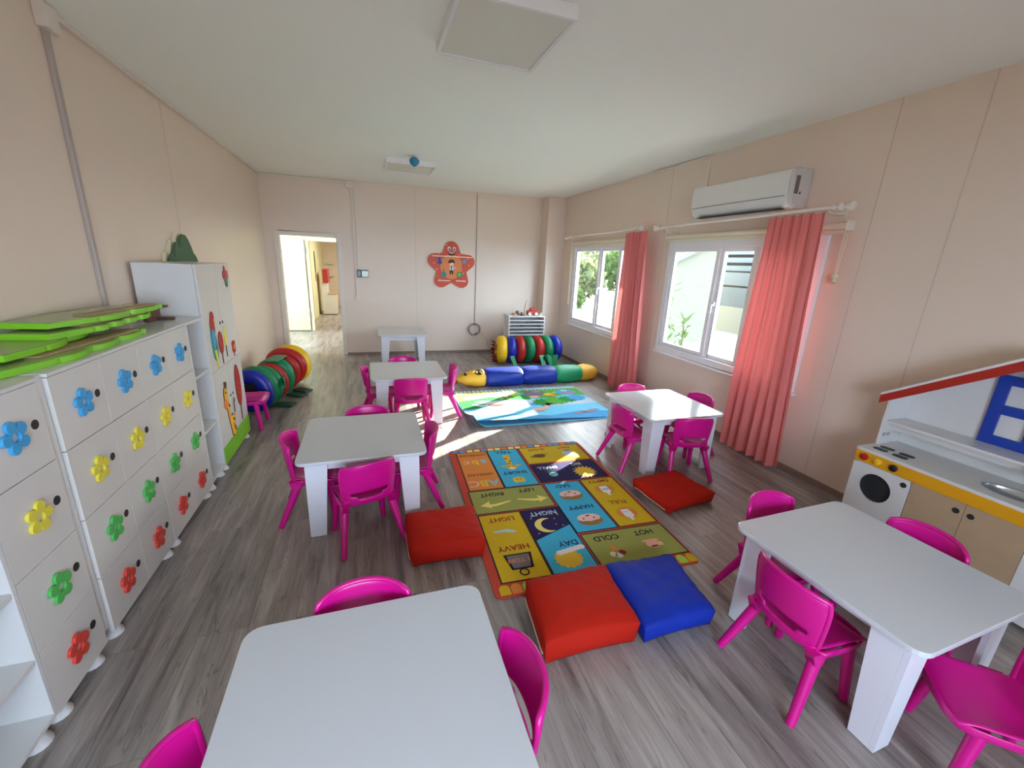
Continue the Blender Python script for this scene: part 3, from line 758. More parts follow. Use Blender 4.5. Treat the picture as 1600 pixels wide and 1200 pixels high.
# ------------------------------------------------------------------ floor cushions
def cushion(name, corners, h, m, label, seed, zipside=None):
    """corners: 4 floor points A(near-left) B(near-right) C(far-right) D(far-left)"""
    rnd = random.Random(seed)
    A, B_, C_, D_ = [Vector((*c, 0)) for c in corners]
    ctr = (A + B_ + C_ + D_) / 4
    t = thing(name, label, 'cushion', (ctr.x, ctr.y, .011), group='floor cushions around the rug')
    ph = [rnd.uniform(0, 6) for _ in range(8)]
    def P(u, v):
        return (A * (1 - u) * (1 - v) + B_ * u * (1 - v) + C_ * u * v + D_ * (1 - u) * v) - ctr
    def wr(x, y): return .0016 * (math.sin(18 * x + ph[0] + 6 * y) + math.sin(23 * y + ph[1] - 7 * x) * .8 + math.sin(40 * x * y + ph[2]))
    q = MB(); N = 24
    # closed box: parameterise as cube surface
    def top(u, v):
        a, b = 2 * u - 1, 2 * v - 1
        p = P(u, v); k = (1 - a ** 4) * (1 - b ** 4)
        pin = 1 - .06 * (1 - abs(a) ** 2) * abs(b) ** 3 - .0
        bul = .80 + .20 * k - .10 * (abs(a) ** 8 * abs(b) ** 8)
        sx = 1 - .05 * (1 - b * b) * abs(a) ** 4; sy = 1 - .05 * (1 - a * a) * abs(b) ** 4
        pp = Vector((p.x * sx, p.y * sy, h * bul + wr(u, v)))
        return tuple(pp)
    def side(k):
        def f(u, v):
            if k == 0: a, b = u, 0
            elif k == 1: a, b = 1, u
            elif k == 2: a, b = 1 - u, 1
            else: a, b = 0, 1 - u
            tp = Vector(top(a, b)); out = .022 * math.sin(PI * v) * (1 - (2 * u - 1) ** 6)
            c = Vector((tp.x, tp.y, 0)); n_ = c.normalized() if c.length else c
            sh = 1 - .05 * (1 - v)
            return (tp.x * sh + n_.x * out, tp.y * sh + n_.y * out, tp.z * v + wr(u + k, v) * math.sin(PI * v))
        return f
    q.grid(N, N, top)
    for k in range(4): q.grid(N, 8, side(k))
    q.poly([side(k)(u / N, 0) for k in range(4) for u in range(N)])
    q.build('cushion_cover', m, t, smooth=80)
    if zipside is not None:
        f = side(zipside)
        z_ = MB(); pts = []
        for i in range(9):
            p = Vector(f(.12 + .8 * i / 8, .35)); n_ = Vector((p.x, p.y, 0)).normalized()
            pts.append(p + n_ * .004)
        z_.tube(pts, .0028, n=6); z_.build('zipper', M['cream'], t)
    return t
cushion('floor_cushion', [(.615, 1.20), (1.06, 1.19), (1.10, 1.56), (.66, 1.56)], .15, M['red'], 'red floor cushion on the near end of the rug beside the blue cushion', 3, 3)
cushion('floor_cushion', [(1.075, 1.17), (1.46, 1.17), (1.52, 1.56), (1.115, 1.585)], .12, M['blue'], 'blue floor cushion on the near end of the rug', 5)
cushion('floor_cushion', [(.15, 1.93), (.555, 1.91), (.57, 2.27), (.15, 2.28)], .145, M['red'], 'red floor cushion at the foot of the table left of the rug', 8, 3)
cushion('floor_cushion', [(1.85, 1.99), (2.30, 2.05), (2.24, 2.42), (1.82, 2.37)], .10, M['red'], 'red floor cushion right of the rug beside the sunlit window table', 11, 3)

# ------------------------------------------------------------------ caterpillar bolster
t = thing('caterpillar_bolster', 'long stuffed caterpillar bolster with yellow head, blue, green and yellow segments, along the play mat', 'bolster', (2.1, 5.28, 0))
def seg(name, xs, rs, m, y0=0.0, y1=0.0, seed=0, parent=None):
    q = MB(); n = 20; nn = 14
    def f(u, v):
        i = v * (len(xs) - 1); k = min(int(i), len(xs) - 2); fr = i - k
        fr2 = fr * fr * (3 - 2 * fr)
        x = xs[k] + (xs[k + 1] - xs[k]) * fr; r = rs[k] + (rs[k + 1] - rs[k]) * fr2
        a = 2 * PI * u
        rr = r * (1 + .03 * math.sin(5 * a + v * 7 + seed) + .02 * math.sin(9 * a - v * 11))
        cy = y0 + (y1 - y0) * v
        yy = 1.15 * rr * math.copysign(abs(math.cos(a)) ** .85, math.cos(a)); zz = .85 * rr * math.copysign(abs(math.sin(a)) ** .85, math.sin(a))
        return (x, cy + yy, .85 * .125 * 1.0 + max(zz, -.105))
    q.grid(n, nn, f, closed_u=True)
    q.poly([f(k / n, 0) for k in range(n)]); q.poly([f(k / n, 1) for k in range(n)])
    return q.build(name, m, t if parent is None else parent, smooth=70)
hx = -.98
M['b_yellow'] = mat('bolster_yellow', rgb(240, 186, 60), rough=.6, noise=.05, bump=.2, bscale=200)
M['b_blue'] = mat('bolster_blue', rgb(8, 46, 150), rough=.42, noise=.08, bump=.2, bscale=150)
M['b_green'] = mat('bolster_green', rgb(20, 148, 92), rough=.5, noise=.08, bump=.2, bscale=150)
hd = seg('head', [-1.06, -1.02, -.93, -.80, -.70, -.66], [.015, .05, .10, .125, .125, .10], M['b_yellow'], -.04, -.02, 1)
seg('blue_segment', [-.69, -.64, -.50, -.30, -.17, -.13], [.10, .14, .15, .15, .145, .11], M['b_blue'], -.02, 0, 2)
seg('blue_segment', [-.16, -.10, .05, .25, .33, .37], [.11, .14, .15, .15, .145, .115], M['b_blue'], 0, .0, 3)
seg('green_segment', [.34, .40, .50, .65, .74, .78], [.12, .14, .145, .14, .135, .11], M['b_green'], 0, .03, 4)
seg('tail_segment', [.74, .80, .88, .98, 1.05, 1.09], [.10, .13, .135, .125, .08, .01], M['b_yellow'], .03, .06, 5)
for x, yy_, k_ in ((-.95, -.035, .108), (-.77, -.03, .138)):
    n_ = Vector((0, -.55, .83)); e2 = Vector((0, .83, .55)); c_ = Vector((x, yy_, .106)) + Vector((0, n_.y * k_ * 1.16, n_.z * k_ * .92))
    q = MB()
    def pl(a, b, h): return tuple(c_ + Vector((1, 0, 0)) * a + e2 * b + n_ * h)
    if x > -.9:
        q.ringprism(circ(0, 0, .055, .04, 22), circ(0, 0, .045, .031, 22), lambda a, b: pl(a, b, -.015), lambda a, b: pl(a, b, .006), M['black'])
    q.prism(circ(.006, .0, .022, .02, 16), lambda a, b: pl(a, b, -.015), lambda a, b: pl(a, b, .007), M['black'])
    q.prism(circ(.014, .004, .008, .008, 10), lambda a, b: pl(a, b, .0071), lambda a, b: pl(a, b, .009), M['cream'])
    q.build('eye', None, hd)
q = MB(); q.ell((-1.07, -.05, .06), (.035, .03, .02), M['g_red']); q.ell((-1.06, -.045, .085), (.03, .025, .012), M['g_red']); q.build('mouth', None, hd, smooth=60)

# ------------------------------------------------------------------ play tunnels
def torus(q, c, ax, R_, r, m, flat=1.0, nu=36, nv=12, wob=0.0, seed=0):
    ax = Vector(ax).normalized(); up = Vector((0, 0, 1)); e1 = up.cross(ax).normalized(); e2 = ax.cross(e1)
    rn = random.Random(seed); p0 = rn.uniform(0, 6)
    def f(u, v):
        a = 2 * PI * u; b = 2 * PI * v
        rad = R_ + r * math.cos(b) * 1.0 + wob * math.sin(3 * a + p0)
        p = Vector(c) + (e1 * math.cos(a) + e2 * math.sin(a)) * rad + ax * (r * flat * math.sin(b) + wob * math.sin(2 * a + p0))
        return tuple(p)
    vs = [f(i / nu, j / nv) for j in range(nv) for i in range(nu)]
    fs = [(j * nu + i, j * nu + (i + 1) % nu, ((j + 1) % nv) * nu + (i + 1) % nu, ((j + 1) % nv) * nu + i) for j in range(nv) for i in range(nu)]
    q.add(vs, fs, m)
# far right tunnel, axis along x
t = thing('play_tunnel', 'ringed caterpillar play tunnel in front of the white paper rack', 'play tunnel', (2.5, 6.45, 0), group='ringed play tunnels')
cols = ['g_yellow', 'g_blue', 'g_red', 'g_green', 'g_red', 'g_green', 'g_blue']
for i, c in enumerate(cols):
    q = MB(); x = -.47 + i * .155
    torus(q, (x, 0, .235), (1, .06 * (i - 3), 0), .145, .082, M[c], flat=.95 if i else 1.1, wob=.004, seed=i)
    q.build('ring', None, t, smooth=180)
q = MB(); q.tube([(-.5, 0, .235), (.5, 0, .235)], .15, n=24, cap=True); q.build('tunnel_lining', M['g_dgreen'], t, smooth=60)
q = MB()
for k in range(18):
    a = PI * .35 + PI * 1.3 * k / 17 * 1.0; r0 = .2
    y = -math.sin(a) * r0 * .6; z = .235 - math.cos(a) * -r0
    q.add([(-.55, y - .02, z - .02), (-.55, y + .02, z + .02), (-.62, y * 1.1, z + .02 * (k % 3))], [(0, 1, 2)])
q.build('mane', mat('mane_maroon', rgb(110, 18, 20), rough=.7), t, solid=.008)
for x, y, rz in ((-.34, -.29, .5), (.16, -.29, .2), (.25, -.28, 1.2), (.38, -.27, -.6), (.31, -.25, .3)):
    q = MB(); q.T = Matrix.Translation((x, y, .004)) @ Matrix.Rotation(rz, 4, 'Z')
    q.add([(-.04, -.05, .008), (.04, -.05, .008), (.045, .05, .17), (-.045, .05, .17)], [(0, 1, 2, 3)]); q.build('foot_flap', M['g_green'], t, solid=.012)
q = MB(); q.tube([(-.25, -.24, .02), (-.1, -.29, .012), (.05, -.26, .012), (.2, -.28, .015), (.45, -.26, .012), (.62, -.2, .008)], .006, n=6); q.build('cord', M['g_dgreen'], t)
# left tunnel along the left wall
A0 = Vector((-1.165, 4.76, .235)); A1 = Vector((-.965, 5.82, .235)); ax = (A1 - A0).normalized()
t = thing('play_tunnel', 'ringed caterpillar play tunnel against the left wall beside the doorway', 'play tunnel', (A0.x, A0.y, 0), group='ringed play tunnels')
cols = [('g_blue', -.08, .155, .072, .75), ('g_green', .06, .15, .075, .8), ('g_green', .2, .14, .07, .8), ('g_red', .36, .135, .07, .5), ('g_green', .50, .145, .075, .9), ('g_red', .68, .15, .07, .6), ('g_red', .82, .175, .07, .7), ('g_yellow', .97, .165, .08, 1.0)]
for i, (c, s_, R_, r_, fl_) in enumerate(cols):
    q = MB(); p = A0 + (A1 - A0) * s_ - Vector((A0.x, A0.y, 0)); p.z = R_ + r_ * .99 + .004
    torus(q, p, ax, R_, r_, M[c], flat=fl_, wob=.006, seed=i + 9)
    q.build('ring', None, t, smooth=180)
q = MB(); q.lathe([(.155, 0), (.155, .02)], n=24, axis='y'); o = q.build('tunnel_end', M['black'], t); o.location = (-.01, -.06, .22)
q = MB(); q.tube([(-.005, -.035, .22), (.225, 1.05, .24)], .14, n=20); q.build('tunnel_lining', M['g_dgreen'], t, smooth=60)
for x, y, rz in ((.32, .45, 1.0), (.36, .62, .9), (.25, .1, 1.3)):
    q = MB(); q.T = Matrix.Translation((x, y, .004)) @ Matrix.Rotation(rz, 4, 'Z')
    q.box(-.06, .06, -.10, .10, 0, .02); q.build('foot_flap', M['g_dgreen'], t, bevel=.006)
q = MB(); q.T = Matrix.Translation((.13, .52, .425)) @ Matrix.Rotation(-.15, 4, 'Z'); q.box(-.07, .07, -.16, .16, 0, .015); q.build('strap', M['g_green'], t, bevel=.005)
q = MB(); q.T = Matrix.Translation((.27, .12, .26)) @ Matrix.Rotation(.2, 4, 'Z'); q.box(-.015, .0, -.12, .14, -.04, .04); q.build('strap', M['g_green'], t, bevel=.005)

# ------------------------------------------------------------------ lockers
FX = -1.085   # carcass front
def flower_pts(R_=.056, n=60):
    d = R_ * .66; rp = R_ * .345; out = []
    for i in range(n):
        a = 2 * PI * i / n; best = 0
        for k in range(5):
            ph = a - (PI / 2 + 2 * PI * k / 5); ph = (ph + PI) % (2 * PI) - PI
            disc = rp * rp - (d * math.sin(ph)) ** 2
            if disc >= 0 and math.cos(ph) > 0: best = max(best, d * math.cos(ph) + math.sqrt(disc))
        best = max(best, R_ * .47)
        out.append((best * math.cos(a), best * math.sin(a)))
    return out
FP = flower_pts(); FI = [(.0165 * math.cos(2 * PI * i / 60), .0165 * math.sin(2 * PI * i / 60)) for i in range(60)]
def locker_door(parent, oy, y0, y1, z0, z1, fm, org, rot=0.0):
    q = MB(); q.T = Matrix.Translation((-org[0], -org[1], -org[2]))
    q.box(FX + .001, FX + .017, y0 + .0015, y1 - .0015, z0 + .0015, z1 - .0015)
    d = q.build('door', M['whited'], parent, bevel=.0015)
    if fm:
        cy = y0 + (y1 - y0) * .50; cz = (z0 + z1) / 2 + .002
        q = MB(); q.T = Matrix.Translation((-org[0], -org[1], -org[2]))
        cr, sr = math.cos(rot), math.sin(rot)
        fn = lambda x: (lambda a, b: (x, cy + a * cr - b * sr, cz + a * sr + b * cr))
        q.ringprism(FP, FI, fn(FX + .0171), fn(FX + .028))
        q.build('flower', M[fm], d, bevel=.0015)
        q = MB(); q.T = Matrix.Translation((-org[0], -org[1], -org[2]))
        q.lathe([(.0165, FX + .0171), (.0165, FX + .0185), (.013, FX + .0186)], (0, y1 - .053, cz + .006), n=20, axis='x')
        q.build('finger_hole', M['dark'], d)
    return d
def carcass(q, y0, y1, z0, z1, x0=XL + .02, x1=None, th=.016):
    x1 = FX if x1 is None else x1
    q.box(x0, x1, y0, y0 + th, z0, z1); q.box(x0, x1, y1 - th, y1, z0, z1)
    q.box(x0, x1, y0 + th, y1 - th, z0, z0 + th); q.box(x0, x1, y0 + th, y1 - th, z1 - th, z1)
    q.box(x0, x0 + .006, y0 + th, y1 - th, z0 + th, z1 - th)
def feet(t, org, ys):
    for y in ys:
        for x in (FX - .022, XL + .07):
            q = MB(); q.T = Matrix.Translation((-org[0], -org[1], 0)); q.lathe([(.040, 0.001), (.040, .006), (.018, .048), (.016, .0595)], (x, y, 0), n=16)
            q.build('foot', M['white'], t, smooth=40)
FM = ['f_blue', 'f_yellow', 'f_green', 'f_red']
ZB = .06; ZT = 1.148
rows = [ZT, .867, .579, .312, ZB - .012]
def locker(y0, y1, ncol, label, open_side=None):
    org = (FX, (y0 + y1) / 2, 0)
    t = thing('locker_cabinet', label, 'locker cabinet', org, group='white lockers along the left wall')
    q = MB(); q.T = Matrix.Translation((-org[0], -org[1], 0)); carcass(q, y0, y1, ZB, ZT)
    w_ = (y1 - y0) / ncol
    for k in range(1, ncol): q.box(XL + .03, FX, y0 + k * w_ - .008, y0 + k * w_ + .008, ZB + .016, ZT - .016)
    for z in rows[1:4]: q.box(XL + .03, FX - .003, y0 + .016, y1 - .016, z - .008, z + .008)
    q.build('carcass', M['white'], t, bevel=.001)
    q = MB(); q.T = Matrix.Translation((-org[0], -org[1], 0)); q.box(XL + .01, FX + .02, y0, y1, ZT + .0005, ZT + .014)
    q.build('top_board', M['white'], t, bevel=.002)
    for k in range(ncol):
        for r in range(4):
            locker_door(t, 0, y0 + k * w_, y0 + (k + 1) * w_, rows[r + 1], rows[r], FM[r], org, rot=random.uniform(-.3, .3))
    feet(t, org, (y0 + .05, y1 - .05))
    return t
lk1 = locker(1.475, 1.775, 1, 'white single column locker nearest the camera with four flower doors')
locker(1.825, 2.435, 2, 'white double column locker with eight flower doors beside the single column locker')
locker(2.437, 3.047, 2, 'white double column locker with eight flower doors next to the narrow open shelf')
# filler panel between the first two lockers
q = MB(); q.T = Matrix.Translation((-FX, -1.625, 0)); q.box(XL + .02, FX + .004, 1.7765, 1.8235, ZB + .02, ZT + .012); q.build('side_panel', M['white'], lk1, bevel=.002)
# open shelf columns
def open_shelf(y0, y1, shelves, label, z1=ZT):
    org = (FX, (y0 + y1) / 2, 0)
    t = thing('open_shelf', label, 'shelf unit', org)
    q = MB(); q.T = Matrix.Translation((-org[0], -org[1], 0)); carcass(q, y0, y1, ZB, z1, x1=FX + .018)
    q.build('carcass', M['white'], t, bevel=.001)
    for z in shelves:
        q = MB(); q.T = Matrix.Translation((-org[0], -org[1], 0)); q.box(XL + .03, FX + .016, y0 + .0165, y1 - .0165, z - .009, z + .009); q.build('shelf', M['white'], t, bevel=.001)
    feet(t, org, (y0 + .05, y1 - .05))
    return t
open_shelf(3.049, 3.352, (.80, .42), 'white narrow open shelf column between the lockers and the tall cupboard', ZT + .012)
open_shelf(.70, 1.473, (.867, .56, .30), 'white open shelf unit at the lower left edge of the photo', ZT + .012)

# ------------------------------------------------------------------ tall cupboard with animals
TY0, TY1, TZ = 3.355, 4.07, 1.50
org = (FX, (TY0 + TY1) / 2, 0)
t = thing('tall_cupboard', 'tall white cupboard decorated with a parrot, a giraffe and red trees', 'cupboard', org)
OT = Matrix.Translation((-org[0], -org[1], 0))
q = MB(); q.T = OT; carcass(q, TY0, TY1, ZB, TZ); q.box(XL + .03, FX - .004, (TY0 + TY1) / 2 - .008, (TY0 + TY1) / 2 + .008, ZB + .017, TZ - .017)
q.build('carcass', M['white'], t, bevel=.001)
mid = (TY0 + TY1) / 2; ZM = .755
doors = {}
for nme, y0, y1, z0, z1 in (('ul', TY0, TY1, ZM, TZ), ('ll', TY0, TY1, ZB - .012, ZM)):
    q = MB(); q.T = OT
    q.box(FX + .001, FX + .017, y0 + .001, mid - .001, z0 + .001, z1 - .001)
    doors[nme + 'a'] = q.build('door', M['whited'], t, bevel=.0015)
    q = MB(); q.T = OT
    q.box(FX + .001, FX + .017, mid + .001, y1 - .001, z0 + .001, z1 - .001)
    doors[nme + 'b'] = q.build('door', M['whited'], t, bevel=.0015)
feet(t, org, (TY0 + .05, TY1 - .05))
def deco(name, parent, shapes):
    q = MB(); q.T = OT; k = 0
    for pts, m in shapes:
        x0 = FX + .0172 + k * .0006
        q.prism(pts, lambda a, b: (x0, a, b), lambda a, b: (x0 + .004, a, b), M[m]); k += 1
    return q.build(name, None, parent)
def el(cy, cz, ry, rz, n=20): return circ(cy, cz, ry, rz, n)
deco('parrot', doors['ula'], [(el(3.50, .92, .055, .10), 'g_green'), (el(3.48, .97, .04, .12), 'teal'), (el(3.50, 1.07, .045, .07), 'g_red'), (el(3.515, 1.13, .035, .045), 'g_red'), (el(3.545, 1.11, .015, .02), 'orange'), (el(3.49, .98, .03, .07), 'f_blue'), ([(3.47, .90), (3.50, .76), (3.515, .90)], 'f_yellow'), (el(3.515, 1.135, .006, .007), 'black')])
deco('round_tree', doors['ula'], [(rrect(3.625, 3.637, .77, .87, .003), 'brown'), (el(3.63, .93, .05, .085), 'brown'), (el(3.63, .93, .047, .08), 'g_red')])
deco('round_tree', doors['ulb'], [(rrect(3.735, 3.747, .80, .90, .003), 'brown'), (el(3.742, .96, .03, .075), 'f_yellow')])
deco('butterfly', doors['ulb'], [(rrect(3.915, 3.93, .765, .88, .004), 'g_red'), (el(3.905, .865, .022, .028), 'g_red'), (el(3.94, .865, .022, .028), 'g_red'), (el(3.905, .82, .022, .025), 'g_red'), (el(3.94, .82, .022, .025), 'g_red'), (el(3.922, .84, .013, .02), 'orange')])
deco('toadstool', doors['ulb'], [(el(3.965, 1.36, .035, .045), 'leafg'), (el(3.93, 1.41, .035, .035), 'g_red'), (el(3.99, 1.41, .035, .035), 'g_red'), (el(3.95, 1.45, .02, .03), 'g_red'), (el(3.96, 1.37, .02, .03), 'teal')])
for y in (mid - .03, mid + .03):
    for z, d in ((1.07, 'ul'), (.50, 'll')):
        q = MB(); q.T = OT; q.lathe([(.012, FX + .0172), (.012, FX + .0185), (.010, FX + .0186)], (0, y, z), n=16, axis='x'); q.build('finger_hole', M['dark'], doors[d + ('a' if y < mid else 'b')])
gir = [([(3.60, .19), (3.66, .16), (3.70, .18), (3.71, .33), (3.66, .36), (3.62, .34), (3.60, .50), (3.555, .50), (3.56, .36)], 'brown'),
       ([(3.606, .196), (3.66, .168), (3.694, .186), (3.703, .325), (3.66, .352), (3.615, .336), (3.595, .49), (3.56, .49), (3.566, .36)], 'orange'),
       (el(3.56, .53, .045, .075), 'brown'), (el(3.56, .53, .041, .069), 'orange'), (el(3.535, .47, .032, .04), 'g_orange'), ([(3.56, .59), (3.55, .64), (3.565, .64), (3.575, .6), (3.59, .635), (3.60, .62), (3.585, .58)], 'brown'),
       (el(3.64, .27, .012, .018), 'g_orange'), (el(3.67, .23, .01, .02), 'brown'), (el(3.66, .31, .014, .012), 'brown'), (el(3.60, .44, .01, .012), 'brown'), (el(3.55, .56, .006, .008), 'black'), (rrect(3.70, 3.712, .35, .44, .004), 'brown'), (el(3.72, .45, .008, .02), 'brown')]
deco('giraffe', doors['lla'], gir)
deco('round_tree', doors['llb'], [(rrect(3.888, 3.902, .22, .42, .003), 'brown'), (el(3.895, .52, .072, .178, 28), 'brown'), (el(3.895, .52, .067, .172, 28), 'g_red')])
def grass(y0, y1, z0, z1, n):
    pts = [(y0, z0), (y1, z0)]; st = (y1 - y0) / n
    for i in range(n):
        pts += [(y1 - i * st, z1), (y1 - (i + .5) * st, z1 - .018 + .0)]
        pts += [(y1 - (i + .55) * st, z1)]
    pts += [(y0, z1)]
    return pts
deco('grass', doors['lla'], [(grass(TY0 + .004, mid - .002, ZB - .008, .185, 7), 'lime')])
deco('grass', doors['llb'], [(grass(mid + .004, TY1 - .003, ZB - .008, .205, 7), 'lime')])

# green leafy cut-out on the wall above the cupboard
q = MB()
def leafy(cy, cz, s):
    P = [(-.34, -.12), (-.36, -.03), (-.34, .03), (-.30, .05), (-.27, .01), (-.25, .07), (-.22, .12), (-.17, .13), (-.14, .08), (-.12, .15), (-.07, .19), (.0, .185), (.05, .15), (.09, .10), (.12, .05), (.17, .02), (.21, -.03), (.25, -.05), (.28, -.12)]
    return [(cy + a * s, cz + b * s) for a, b in P]
q.prism(leafy(4.22, 1.53, 1.0), lambda a, b: (XL + .002, a, b), lambda a, b: (XL + .012, a, b), M['cream'])
q.prism(leafy(4.27, 1.515, 1.0), lambda a, b: (XL + .03, a, b), lambda a, b: (XL + .04, a, b), M['leafg'])
q.box(XL + .012, XL + .03, 4.2, 4.26, 1.47, 1.52, M['cream'])
tag(q.build('wall_leaf', None), 'green leafy cut-out fixed on the left wall just above the tall cupboard', 'wall decoration')

# ------------------------------------------------------------------ green tree boards stacked on the lockers
def tree_board(name, cx, cy, z, rz, L_, W_, label, tilt=0.0, brown=True, lobes=4, side=1):
    t = thing(name, label, 'tree board', (cx, cy, z), rz, group='green tree shaped boards on the lockers')
    t.rotation_euler = (tilt, 0, rz)
    pts = []
    n = 40
    def hw_(u, ph):
        if u < .30: return W_ / 2 * (.62 + .9 * u)
        w_ = (u - .30) / .70
        return W_ / 2 * (.74 + .26 * abs(math.sin(PI * lobes * w_ + ph)) ** .6) * (1 - .30 * w_)
    for i in range(n + 1):
        u = i / n; pts.append((hw_(u, .3), -L_ / 2 + L_ * u))
    for i in range(n + 1):
        u = 1 - i / n; pts.append((-hw_(u, .9), -L_ / 2 + L_ * u))
    q = MB(); q.prism(pts, lambda a, b: (a, b, 0), lambda a, b: (a, b, .023)); q.build('crown', M['lime'], t)
    q = MB(); q.prism([(a * .93, b * .97) for a, b in pts], lambda a, b: (a, b, .0232), lambda a, b: (a, b, .0242)); q.build('crown_face', M['olive'], t)
    if brown:
        q = MB(); q.box(W_ * .08, W_ * .30, -L_ * .22, L_ * .44, .0244, .031); q.build('trunk', M['ply'], t, bevel=.002)
    return t
zt0 = ZT + .0145
tree_board('tree_board', -1.235, 2.19, zt0, math.radians(-3), .98, .32, 'lowest green tree board of the pile on top of the lockers', lobes=3)
tree_board('tree_board', -1.29, 2.17, zt0 + .034, math.radians(5), .62, .24, 'second green tree board of the pile, short with a flat near edge', brown=False, lobes=2)
tree_board('tree_board', -1.265, 2.52, zt0 + .059, math.radians(-4), .74, .25, 'third green tree board of the pile, showing rounded lobes', lobes=4)
tree_board('tree_board', -1.28, 2.62, zt0 + .093, math.radians(-7), .80, .27, 'topmost olive green tree board of the pile', lobes=2)
t = thing('wood_offcut', 'brown wooden trunk piece sticking out of the green board pile', 'wood piece', (-1.22, 3.12, zt0))
q = MB(); q.box(-.06, -.035, -.05, .12, 0, .075); q.build('upright', M['brownw'], t, bevel=.002)
q = MB(); q.box(-.034, .05, .06, .09, 0, .016); q.build('foot_board', M['brownw'], t, bevel=.002)
q = MB(); q.box(-.14, .02, -.04, .1, .0755, .088); q.build('cap_board', M['brownw'], t, bevel=.002)

# ------------------------------------------------------------------ play kitchen
KX, KY1, KY0, KZ = 2.92, 1.615, .49, .585
t = thing('play_kitchen', 'white play kitchen with mustard fascia, red roof and blue window frame against the right wall', 'play kitchen', (KX, (KY0 + KY1) / 2, 0))
OT = Matrix.Translation((-KX, -(KY0 + KY1) / 2, 0))
def K(): 
    q = MB(); q.T = OT; return q
XB = XR - .03
q = K(); q.box(KX + .02, XB, KY1 - .016, KY1, .02, KZ - .018); q.box(KX + .02, XB, KY0, KY0 + .016, .02, KZ - .018); q.box(KX + .02, XB, KY0 + .016, KY1 - .016, .02, .036); q.box(XB - .01, XB, KY0 + .016, KY1 - .016, .04, KZ - .018)
for y in (1.30, .82): q.box(KX + .02, XB - .01, y - .008, y + .008, .036, KZ - .018)
q.build('carcass', M['white'], t, bevel=.001)
q = K()
# countertop with oval sink opening
sy, sx_, ry_, rx_ = .965, KX + .155, .115, .075
oval = [(sx_ + rx_ * math.cos(a * 2 * PI / 32), sy + ry_ * math.sin(a * 2 * PI / 32)) for a in range(32)]
rectp = []
for a in range(32):
    c_, s_ = math.cos(a * 2 * PI / 32), math.sin(a * 2 * PI / 32); k = .13 / max(abs(c_), abs(s_)); rectp.append((sx_ + k * c_ * 1.0, sy + k * s_))
q.ringprism(rectp, oval, lambda a, b: (a, b, KZ - .018), lambda a, b: (a, b, KZ))
bx0, bx1, by0, by1 = sx_ - .13, sx_ + .13, sy - .13, sy + .13
q.box(KX - .005, bx0, KY0, KY1, KZ - .018, KZ); q.box(bx1, XB, KY0, KY1, KZ - .018, KZ); q.box(bx0, bx1, KY0, by0, KZ - .018, KZ); q.box(bx0, bx1, by1, KY1, KZ - .018, KZ)
q.build('countertop', M['white'], t)
q = K()
q.ringprism([(sx_ + (rx_ + .012) * math.cos(a * 2 * PI / 32), sy + (ry_ + .012) * math.sin(a * 2 * PI / 32)) for a in range(32)], oval, lambda a, b: (a, b, KZ + .0005), lambda a, b: (a, b, KZ + .004))
def bowl(u, v):
    a = 2 * PI * u; r = math.cos(v * PI / 2) ** .6 if v < 1 else 0
    return (sx_ + rx_ * r * math.cos(a), sy + ry_ * r * math.sin(a), KZ - .002 - .05 * v)
q.grid(32, 6, bowl, closed_u=True)
q.build('sink', M['steel'], t, smooth=50)
q = K(); q.box(KX - .006, KX + .018, KY0, KY1, KZ - .088, KZ - .0185); q.build('fascia', M['mustard'], t, bevel=.002)
for y, m in ((1.56, 'g_red'), (1.485, 'g_yellow'), (1.40, 'black')):
    q = K(); q.lathe([(.021, KX - .006), (.021, KX - .018), (.017, KX - .021)], (0, y, KZ - .052), M[m], n=20, axis='x'); kb = q.build('knob', None, t, smooth=40)
    q = K(); q.box(KX - .027, KX - .0211, y - .003, y + .003, KZ - .066, KZ - .038); q.build('knob_grip', M[m], kb)
for y, x in ((1.545, .075), (1.545, .14), (1.44, .075), (1.44, .14)):
    q = K(); cy, cx = y - .012, KX + x
    q.prism([(cx + a, cy + b) for a, b in rrect(-.022, .022, -.038, .038, .018)], lambda a, b: (a, b, KZ + .0004), lambda a, b: (a, b, KZ + .003)); q.build('hob_ring', M['black'], t)
# washing machine door
q = K()
cyw, czw, rw = 1.468, .36, .088
outer = [(1.301 + .157, .26)]
ring_o = []; ring_i = []
for a in range(36):
    c_, s_ = math.cos(a * 2 * PI / 36), math.sin(a * 2 * PI / 36)
    ring_i.append((cyw + rw * c_, czw + rw * s_)); k = min((.1455 if c_ > 0 else .1655) / max(abs(c_), 1e-6), (.133 if s_ > 0 else .338) / max(abs(s_), 1e-6)); ring_o.append((cyw + k * c_, czw + k * s_))
q.ringprism(ring_o, ring_i, lambda a, b: (KX, a, b), lambda a, b: (KX + .016, a, b)); wd = q.build('washer_door', M['white'], t)
q = K(); q.lathe([(rw + .02, KX + .02), (rw + .02, KX + .03)], (0, cyw, czw), n=36, axis='x'); q.build('drum_glass', mat('dark_drum', rgb(42, 46, 48), rough=.25), wd)
q = K(); q.lathe([(.016, KX - .0003), (.016, KX - .002)], (0, 1.335, .455), n=18, axis='x'); q.build('finger_hole', M['dark'], wd)
for y0, y1, hy in ((1.061, 1.299, 1.09), (.821, 1.059, 1.03)):
    q = K(); q.box(KX, KX + .016, y0, y1, .022, KZ - .09); dd = q.build('door', M['kwood'], t, bevel=.001)
    q = K(); q.lathe([(.015, KX - .0003), (.015, KX - .002)], (0, hy, .44), n=18, axis='x'); q.build('finger_hole', M['dark'], dd)
q = K(); q.box(KX, KX + .016, KY0, .819, .022, KZ - .09); q.build('front_panel', M['white'], t, bevel=.001)
